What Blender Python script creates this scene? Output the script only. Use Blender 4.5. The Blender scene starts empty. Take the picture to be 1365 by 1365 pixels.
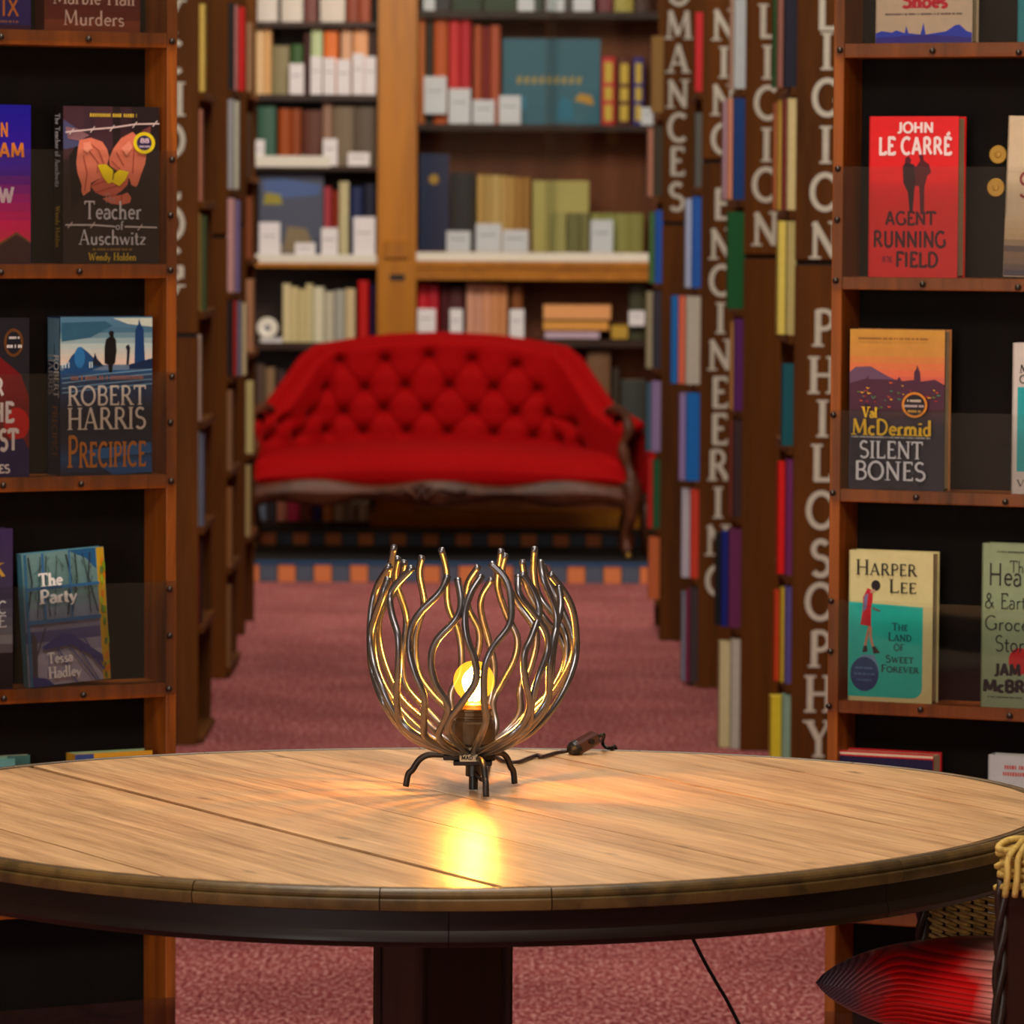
import bpy, math, random
from mathutils import Vector, Matrix
random.seed(7)
C = bpy.context.scene.collection
PI = math.pi

# ------------------------------------------------------------------ camera
F = 6500.0; HOR = 280.0; ROLL = 0.006; CAMZ = 1.44
TH = math.atan((682.5-HOR)/F)
fw = Vector((0, math.cos(TH), -math.sin(TH))); r0 = Vector((1, 0, 0)); u0 = Vector((0, math.sin(TH), math.cos(TH)))
RV = r0*math.cos(ROLL)+u0*math.sin(ROLL); UV = u0*math.cos(ROLL)-r0*math.sin(ROLL)
EYE = Vector((0, 0, CAMZ))
cd = bpy.data.cameras.new('camera'); cam = bpy.data.objects.new('camera', cd); C.objects.link(cam)
cam.matrix_world = Matrix(((RV.x, UV.x, -fw.x, 0), (RV.y, UV.y, -fw.y, 0), (RV.z, UV.z, -fw.z, CAMZ), (0, 0, 0, 1)))
cd.sensor_width = 36; cd.lens = F/1365*36; cd.clip_end = 100; cd.clip_start = .05
cd.dof.use_dof = True; cd.dof.focus_distance = 5.78; cd.dof.aperture_fstop = 15.0
bpy.context.scene.camera = cam

# ------------------------------------------------------------------ world, lights, exposure
sc = bpy.context.scene
sc.view_settings.view_transform = 'Standard'; sc.view_settings.look = 'None'
sc.view_settings.gamma = 1; sc.view_settings.exposure = 0.12; sc.view_settings.use_curve_mapping = False
w = bpy.data.worlds.new('world'); sc.world = w; w.use_nodes = True
w.node_tree.nodes['Background'].inputs[0].default_value = (1, .93, .85, 1)
w.node_tree.nodes['Background'].inputs[1].default_value = .4

def area(name, loc, target, sx, sy, power, col=(1, .86, .7)):
    l = bpy.data.lights.new(name, 'AREA'); l.shape = 'RECTANGLE'; l.size = sx; l.size_y = sy; l.energy = power; l.color = col
    o = bpy.data.objects.new(name, l); C.objects.link(o); o.location = loc
    o.rotation_euler = (Vector(target)-Vector(loc)).to_track_quat('-Z', 'Y').to_euler()
    o['kind'] = 'structure'
    return o
WARM = (1, .90, .76)
area('shop_light_front', (0, 2.6, 4.2), (0, 6.8, .6), 2.6, 1.2, 125, WARM)
area('shop_light_table', (-.2, 6.2, 4.1), (0, 6.0, 0), 1.6, 1.0, 75, WARM)
area('shop_light_aisle', (-.1, 10.3, 4.0), (-.1, 11.5, 0), 1.2, 2.0, 62, WARM)
area('shop_light_mid', (-.15, 13.8, 4.0), (-.15, 15.2, 0), 1.2, 2.6, 50, WARM)
area('shop_light_sofa', (-.2, 16.9, 3.2), (-.2, 20.0, .7), 1.6, .8, 84, WARM)
area('front_left_fill', (-2.9, -1.3, 1.6), (.3, 6.0, .8), 2.2, 1.9, 150, (1, .96, .92))  # fill added behind the camera to brighten cushion and fronts; no window there

# ------------------------------------------------------------------ projection helpers (pixel of the photograph -> real place)
def ray(u, v): return fw + RV*((u-682.5)/F) - UV*((v-682.5)/F)
def atY(u, v, Y): d = ray(u, v); return EYE + d*(Y/d.y)
def atZ(u, v, z): d = ray(u, v); return EYE + d*((z-CAMZ)/d.z)
def onplane(u, v, P, N): d = ray(u, v); return EYE + d*((P-EYE).dot(N)/d.dot(N))

# ------------------------------------------------------------------ materials
def lin(c): return tuple(((x/255)/12.92 if x/255 <= .04045 else ((x/255+.055)/1.055)**2.4) for x in c)
MC = {}
def mat(rgb, rough=.55, spec=.4, metal=0, coat=0, sheen=0, vary=.06):
    key = (tuple(rgb), rough, spec, metal, coat, sheen)
    if key in MC: return MC[key]
    m = bpy.data.materials.new('paint_%02x%02x%02x' % tuple(int(x) for x in rgb)); m.use_nodes = True
    nt = m.node_tree; b = nt.nodes['Principled BSDF']; c = lin(rgb)
    n = nt.nodes.new('ShaderNodeTexNoise'); n.inputs['Scale'].default_value = 60; n.inputs['Detail'].default_value = 3
    tc = nt.nodes.new('ShaderNodeTexCoord'); nt.links.new(tc.outputs['Object'], n.inputs['Vector'])
    rp = nt.nodes.new('ShaderNodeMix'); rp.data_type = 'RGBA'
    rp.inputs[6].default_value = tuple(x*(1-vary*2) for x in c)+(1,); rp.inputs[7].default_value = tuple(min(1, x*(1+vary*2)) for x in c)+(1,)
    nt.links.new(n.outputs['Fac'], rp.inputs[0]); nt.links.new(rp.outputs[2], b.inputs['Base Color'])
    b.inputs['Roughness'].default_value = rough; b.inputs['Specular IOR Level'].default_value = spec
    b.inputs['Metallic'].default_value = metal; b.inputs['Coat Weight'].default_value = coat; b.inputs['Coat Roughness'].default_value = .12
    if sheen: b.inputs['Sheen Weight'].default_value = sheen; b.inputs['Sheen Roughness'].default_value = .4; b.inputs['Sheen Tint'].default_value = tuple(min(1, x*3+.1) for x in c)+(1,)
    MC[key] = m; return m
def node(nt, typ, **kw):
    n = nt.nodes.new(typ)
    for k, v in kw.items(): n.inputs[k.replace('_', ' ')].default_value = v
    return n
def wood(name, dark, light, rough=.5, scale=(30, 30, 2), spec=.4, bump=.15, knots=0, coat=0):
    m = bpy.data.materials.new(name); m.use_nodes = True; nt = m.node_tree; b = nt.nodes['Principled BSDF']; L = nt.links.new
    tc = nt.nodes.new('ShaderNodeTexCoord'); oi = nt.nodes.new('ShaderNodeObjectInfo')
    ad = nt.nodes.new('ShaderNodeVectorMath'); ad.operation = 'ADD'
    ml = nt.nodes.new('ShaderNodeVectorMath'); ml.operation = 'SCALE'; ml.inputs[3].default_value = 7.3
    cb = nt.nodes.new('ShaderNodeCombineXYZ'); L(oi.outputs['Random'], cb.inputs[0]); L(oi.outputs['Random'], cb.inputs[2]); L(cb.outputs[0], ml.inputs[0])
    L(tc.outputs['Object'], ad.inputs[0]); L(ml.outputs[0], ad.inputs[1])
    mp = nt.nodes.new('ShaderNodeMapping'); mp.inputs['Scale'].default_value = scale; L(ad.outputs[0], mp.inputs['Vector'])
    n1 = node(nt, 'ShaderNodeTexNoise', Scale=1.0, Detail=6.0, Roughness=.62, Distortion=.6); L(mp.outputs[0], n1.inputs['Vector'])
    mp2 = nt.nodes.new('ShaderNodeMapping'); mp2.inputs['Scale'].default_value = tuple(s*.14 for s in scale); L(ad.outputs[0], mp2.inputs['Vector'])
    n2 = node(nt, 'ShaderNodeTexNoise', Scale=1.5, Detail=3.0); L(mp2.outputs[0], n2.inputs['Vector'])
    mm = nt.nodes.new('ShaderNodeMath'); mm.operation = 'MULTIPLY_ADD'; L(n1.outputs['Fac'], mm.inputs[0]); mm.inputs[1].default_value = .55
    m3 = nt.nodes.new('ShaderNodeMath'); m3.operation = 'MULTIPLY'; L(n2.outputs['Fac'], m3.inputs[0]); m3.inputs[1].default_value = .45; L(m3.outputs[0], mm.inputs[2])
    cr = nt.nodes.new('ShaderNodeValToRGB'); cr.color_ramp.elements[0].position = .34; cr.color_ramp.elements[1].position = .64
    cr.color_ramp.elements[0].color = lin(dark)+(1,); cr.color_ramp.elements[1].color = lin(light)+(1,)
    L(mm.outputs[0], cr.inputs[0]); col = cr.outputs[0]
    if knots:
        vo = node(nt, 'ShaderNodeTexVoronoi', Scale=1.0); mp3 = nt.nodes.new('ShaderNodeMapping'); mp3.inputs['Scale'].default_value = (12, 4.5, 1)
        L(ad.outputs[0], mp3.inputs['Vector']); L(mp3.outputs[0], vo.inputs['Vector'])
        k = nt.nodes.new('ShaderNodeValToRGB'); k.color_ramp.elements[0].position = .02; k.color_ramp.elements[1].position = .10
        k.color_ramp.elements[0].color = lin(knots)+(1,); k.color_ramp.elements[1].color = (1, 1, 1, 1); L(vo.outputs['Distance'], k.inputs[0])
        mx = nt.nodes.new('ShaderNodeMix'); mx.data_type = 'RGBA'; mx.blend_type = 'MULTIPLY'; mx.inputs[0].default_value = .75
        L(col, mx.inputs[6]); L(k.outputs[0], mx.inputs[7]); col = mx.outputs[2]
    L(col, b.inputs['Base Color'])
    bp = node(nt, 'ShaderNodeBump', Strength=bump, Distance=.002); L(n1.outputs['Fac'], bp.inputs['Height']); L(bp.outputs[0], b.inputs['Normal'])
    b.inputs['Roughness'].default_value = rough; b.inputs['Specular IOR Level'].default_value = spec; b.inputs['Coat Weight'].default_value = coat; b.inputs['Coat Roughness'].default_value = .2
    return m
def glassy(name, tint=(1, 1, 1), refl=.06, rough=.02):
    m = bpy.data.materials.new(name); m.use_nodes = True; nt = m.node_tree
    for n in list(nt.nodes):
        if n.type == 'BSDF_PRINCIPLED': nt.nodes.remove(n)
    out = [n for n in nt.nodes if n.type == 'OUTPUT_MATERIAL'][0]
    t = nt.nodes.new('ShaderNodeBsdfTransparent'); t.inputs[0].default_value = tint+(1,)
    g = nt.nodes.new('ShaderNodeBsdfGlossy'); g.inputs['Roughness'].default_value = rough
    f = nt.nodes.new('ShaderNodeFresnel'); f.inputs[0].default_value = 1.45
    a = nt.nodes.new('ShaderNodeMath'); a.operation = 'ADD'; a.inputs[1].default_value = refl; nt.links.new(f.outputs[0], a.inputs[0])
    mx = nt.nodes.new('ShaderNodeMixShader'); nt.links.new(a.outputs[0], mx.inputs[0]); nt.links.new(t.outputs[0], mx.inputs[1]); nt.links.new(g.outputs[0], mx.inputs[2])
    nt.links.new(mx.outputs[0], out.inputs[0]); return m

W_CASE = wood('case_wood', (92, 46, 12), (172, 92, 28), .42, (40, 40, 3), .4, .1)
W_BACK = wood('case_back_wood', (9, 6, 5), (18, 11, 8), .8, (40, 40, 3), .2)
W_STACK = wood('stack_board_wood', (68, 36, 2), (106, 58, 4), .65, (25, 25, 2), .2)
W_OCHRE = wood('ochre_wood', (146, 86, 2), (184, 116, 6), .45, (18, 18, 2), .35)
W_SHELFB = wood('brown_back_board', (84, 40, 14), (128, 66, 26), .6, (10, 10, 2), .3)
W_DARK = wood('dark_shelf_wood', (34, 18, 10), (58, 32, 16), .5, (25, 25, 4), .3)
W_TABLE = wood('table_top_wood', (160, 118, 80), (232, 190, 138), .30, (130, 7, 7), .5, .3, knots=(90, 64, 60))
W_RIM = wood('table_edge_wood', (42, 34, 18), (104, 80, 40), .36, (30, 30, 30), .5, .3)
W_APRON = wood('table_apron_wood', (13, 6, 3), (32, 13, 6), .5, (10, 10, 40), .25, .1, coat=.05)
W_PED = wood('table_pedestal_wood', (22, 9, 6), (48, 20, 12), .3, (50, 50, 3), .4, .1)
W_SOFA = wood('sofa_walnut', (44, 20, 12), (96, 50, 28), .5, (20, 20, 20), .3, .1)
ACRYL = glassy('acrylic_guard', (.98, .98, .98), .0, .03)
GLASS = glassy('cabinet_glass', (.93, .95, .95), .02, .03)
BLACKM = mat((20, 18, 18), .4)
STEEL = mat((122, 122, 128), .28, .5, metal=.95, vary=.2)
BLSTEEL = mat((52, 50, 50), .42, .5, metal=.7, vary=.2)
BRASSM = mat((190, 150, 70), .35, .5, metal=.8)
RIVET = mat((70, 62, 56), .3, .6, metal=.8)
VELVET = mat((154, 2, 6), .8, .1, sheen=.1, vary=.12)
PAGES = mat((226, 208, 168), .8, .2); TAG = mat((232, 228, 232), .6, .3); WHITE = mat((226, 222, 210), .5, .3)

def carpet():
    m = bpy.data.materials.new('red_carpet'); m.use_nodes = True; nt = m.node_tree; b = nt.nodes['Principled BSDF']; L = nt.links.new
    tc = nt.nodes.new('ShaderNodeTexCoord')
    mp = nt.nodes.new('ShaderNodeMapping'); mp.inputs['Scale'].default_value = (1, .35, 1); L(tc.outputs['Object'], mp.inputs['Vector'])
    n = node(nt, 'ShaderNodeTexNoise', Scale=105.0, Detail=5.0, Roughness=.75); L(mp.outputs[0], n.inputs['Vector'])
    n2 = node(nt, 'ShaderNodeTexNoise', Scale=2.2, Detail=3.0); L(tc.outputs['Object'], n2.inputs['Vector'])
    cr = nt.nodes.new('ShaderNodeValToRGB'); e = cr.color_ramp.elements
    e[0].position = .36; e[0].color = lin((100, 36, 42))+(1,); e[1].position = .66; e[1].color = lin((240, 190, 184))+(1,)
    x = e.new(.5); x.color = lin((164, 78, 82))+(1,)
    L(n.outputs['Fac'], cr.inputs[0])
    mx = nt.nodes.new('ShaderNodeMix'); mx.data_type = 'RGBA'; mx.blend_type = 'MULTIPLY'; mx.inputs[0].default_value = .55
    c2 = nt.nodes.new('ShaderNodeValToRGB'); c2.color_ramp.elements[0].position = .38; c2.color_ramp.elements[1].position = .6
    c2.color_ramp.elements[0].color = (.55, .5, .5, 1); L(n2.outputs['Fac'], c2.inputs[0])
    L(cr.outputs[0], mx.inputs[6]); L(c2.outputs[0], mx.inputs[7]); L(mx.outputs[2], b.inputs['Base Color'])
    bp = node(nt, 'ShaderNodeBump', Strength=.8, Distance=.006); L(n.outputs['Fac'], bp.inputs['Height']); L(bp.outputs[0], b.inputs['Normal'])
    b.inputs['Roughness'].default_value = .95; b.inputs['Specular IOR Level'].default_value = .1
    return m
CARPET = carpet()

# ------------------------------------------------------------------ mesh helpers
class M:
    def __init__(s): s.v = []; s.f = []; s.mi = []; s.mats = []
    def _m(s, m):
        if m is None: return 0
        if m not in s.mats: s.mats.append(m)
        return s.mats.index(m)
    def add(s, vs, fs, m=None):
        k = len(s.v); s.v += [Vector(v) for v in vs]; i = s._m(m)
        for f in fs: s.f.append([k+j for j in f]); s.mi.append(i)
        return s
    def box(s, x0, x1, y0, y1, z0, z1, m=None, bev=0):
        if bev <= 0:
            vs = [(x, y, z) for z in (z0, z1) for y in (y0, y1) for x in (x0, x1)]
            return s.add(vs, [(0, 2, 3, 1), (4, 5, 7, 6), (0, 1, 5, 4), (2, 6, 7, 3), (0, 4, 6, 2), (1, 3, 7, 5)], m)
        b = bev; i = s._m(m)
        # chamfered box: outer faces inset on each side
        xs = (x0, x1); ys = (y0, y1); zs = (z0, z1); k = len(s.v); idx = {}
        for cx in (0, 1):
            for cy in (0, 1):
                for cz in (0, 1):
                    bx = xs[cx]+(b if cx == 0 else -b); by = ys[cy]+(b if cy == 0 else -b); bz = zs[cz]+(b if cz == 0 else -b)
                    for a, p in (('x', (xs[cx], by, bz)), ('y', (bx, ys[cy], bz)), ('z', (bx, by, zs[cz]))):
                        idx[(cx, cy, cz, a)] = len(s.v); s.v.append(Vector(p))
        def q(*a): s.f.append(list(a)); s.mi.append(i)
        for c in (0, 1):
            q(*[idx[(c, y, z, 'x')] for y, z in ((0, 0), (1, 0), (1, 1), (0, 1))][::(1 if c else -1)])
            q(*[idx[(x, c, z, 'y')] for x, z in ((0, 0), (0, 1), (1, 1), (1, 0))][::(1 if c else -1)])
            q(*[idx[(x, y, c, 'z')] for x, y in ((0, 0), (1, 0), (1, 1), (0, 1))][::(1 if c else -1)])
        for p in (0, 1):
            for r in (0, 1):
                q(idx[(p, r, 0, 'x')], idx[(p, r, 1, 'x')], idx[(p, r, 1, 'y')], idx[(p, r, 0, 'y')])
                q(idx[(p, 0, r, 'x')], idx[(p, 1, r, 'x')], idx[(p, 1, r, 'z')], idx[(p, 0, r, 'z')])
                q(idx[(0, p, r, 'y')], idx[(1, p, r, 'y')], idx[(1, p, r, 'z')], idx[(0, p, r, 'z')])
                for t in (0, 1): q(idx[(p, r, t, 'x')], idx[(p, r, t, 'y')], idx[(p, r, t, 'z')])
        # 3 corner tris were added per (p,r,t) once
        return s
    def tube(s, pts, r, n=8, m=None, cap=True, closed=False):
        pts = [Vector(p) for p in pts]; N = len(pts); k = len(s.v); i = s._m(m)
        rr = r if isinstance(r, (list, tuple)) else [r]*N
        T = [((pts[(j+1) % N]-pts[j-1]) if closed else (pts[min(j+1, N-1)]-pts[max(j-1, 0)])).normalized() for j in range(N)]
        a = Vector((0, 0, 1)) if abs(T[0].z) < .9 else Vector((1, 0, 0)); nrm = (a-T[0]*a.dot(T[0])).normalized()
        for j in range(N):
            nrm = (nrm-T[j]*nrm.dot(T[j])).normalized(); bi = T[j].cross(nrm)
            for q in range(n):
                an = 2*PI*q/n; s.v.append(pts[j]+(nrm*math.cos(an)+bi*math.sin(an))*rr[j])
        for j in range(N if closed else N-1):
            j2 = (j+1) % N
            for q in range(n):
                s.f.append([k+j*n+q, k+j*n+(q+1) % n, k+j2*n+(q+1) % n, k+j2*n+q]); s.mi.append(i)
        if cap and not closed:
            s.f.append([k+q for q in range(n)][::-1]); s.mi.append(i); s.f.append([k+(N-1)*n+q for q in range(n)]); s.mi.append(i)
        return s
    def lathe(s, prof, c=(0, 0, 0), n=24, m=None, sq=1, ph=0):
        k = len(s.v); i = s._m(m); c = Vector(c)
        for (r, z) in prof:
            for q in range(n):
                a = 2*PI*q/n+ph; s.v.append(c+Vector((r*math.cos(a), r*math.sin(a)*sq, z)))
        for j in range(len(prof)-1):
            for q in range(n):
                s.f.append([k+j*n+q, k+j*n+(q+1) % n, k+(j+1)*n+(q+1) % n, k+(j+1)*n+q]); s.mi.append(i)
        s.f.append([k+q for q in range(n)][::-1]); s.mi.append(i)
        e = k+(len(prof)-1)*n; s.f.append([e+q for q in range(n)]); s.mi.append(i)
        return s
    def ball(s, c, r, n=12, m=None, sc=(1, 1, 1)):
        k = len(s.v); prof = [(max(1e-5, math.sin(PI*j/n)), -math.cos(PI*j/n)) for j in range(n+1)]
        s.lathe([(p[0]*r, p[1]*r) for p in prof], (0, 0, 0), n+2, m)
        for j in range(k, len(s.v)):
            v = s.v[j]; s.v[j] = Vector((v.x*sc[0]+c[0], v.y*sc[1]+c[1], v.z*sc[2]+c[2]))
        return s
    def grid(s, fn, nu, nv, m=None, closed=False):
        k = len(s.v); i = s._m(m)
        for a in range(nu+1):
            for b in range(nv+1): s.v.append(Vector(fn(a/nu, b/nv)))
        for a in range(nu):
            for b in range(nv):
                p = k+a*(nv+1)+b; s.f.append([p, p+nv+1, p+nv+2, p+1]); s.mi.append(i)
        return s
    def prism(s, poly, z0, z1, m=None):
        n = len(poly); vs = [(x, y, z0) for x, y in poly]+[(x, y, z1) for x, y in poly]
        fs = [list(range(n))[::-1], list(range(n, 2*n))]+[(j, (j+1) % n, n+(j+1) % n, n+j) for j in range(n)]
        return s.add(vs, fs, m)
def obj(name, m, mats=None, parent=None, smooth=False, kind=None, label=None, world=None):
    me = bpy.data.meshes.new(name); me.from_pydata([tuple(v) for v in m.v], [], m.f)
    ms = m.mats if m.mats else ([mats] if not isinstance(mats, list) else mats)
    for x in ms: me.materials.append(x)
    if m.mats: me.polygons.foreach_set('material_index', m.mi)
    if smooth: me.polygons.foreach_set('use_smooth', [True]*len(me.polygons))
    me.update()
    if smooth == 'auto': me.set_sharp_from_angle(angle=math.radians(24))
    o = bpy.data.objects.new(name, me); C.objects.link(o)
    if parent: o.parent = parent
    if kind: o['kind'] = kind
    if label: o['label'] = label
    return o
def thing(name, label, cat, loc=(0, 0, 0), mw=None, group=None):
    o = bpy.data.objects.new(name, None); C.objects.link(o); o.empty_display_size = .05
    if mw is not None: o.matrix_world = mw
    else: o.location = loc
    o['label'] = label; o['category'] = cat
    if group: o['group'] = group
    return o
def tag(o, label, cat, group=None):
    o['label'] = label; o['category'] = cat
    if group: o['group'] = group
    return o
def spline(pts, n=6):
    P = [Vector(p) for p in pts]; P = [P[0]*2-P[1]]+P+[P[-1]*2-P[-2]]; out = []
    for i in range(1, len(P)-2):
        a, b, c, d = P[i-1:i+3]
        for k in range(n):
            t = k/n; out.append(.5*((2*b)+(c-a)*t+(2*a-5*b+4*c-d)*t*t+(3*b-a-3*c+d)*t**3))
    out.append(P[-2]); return out

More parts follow.
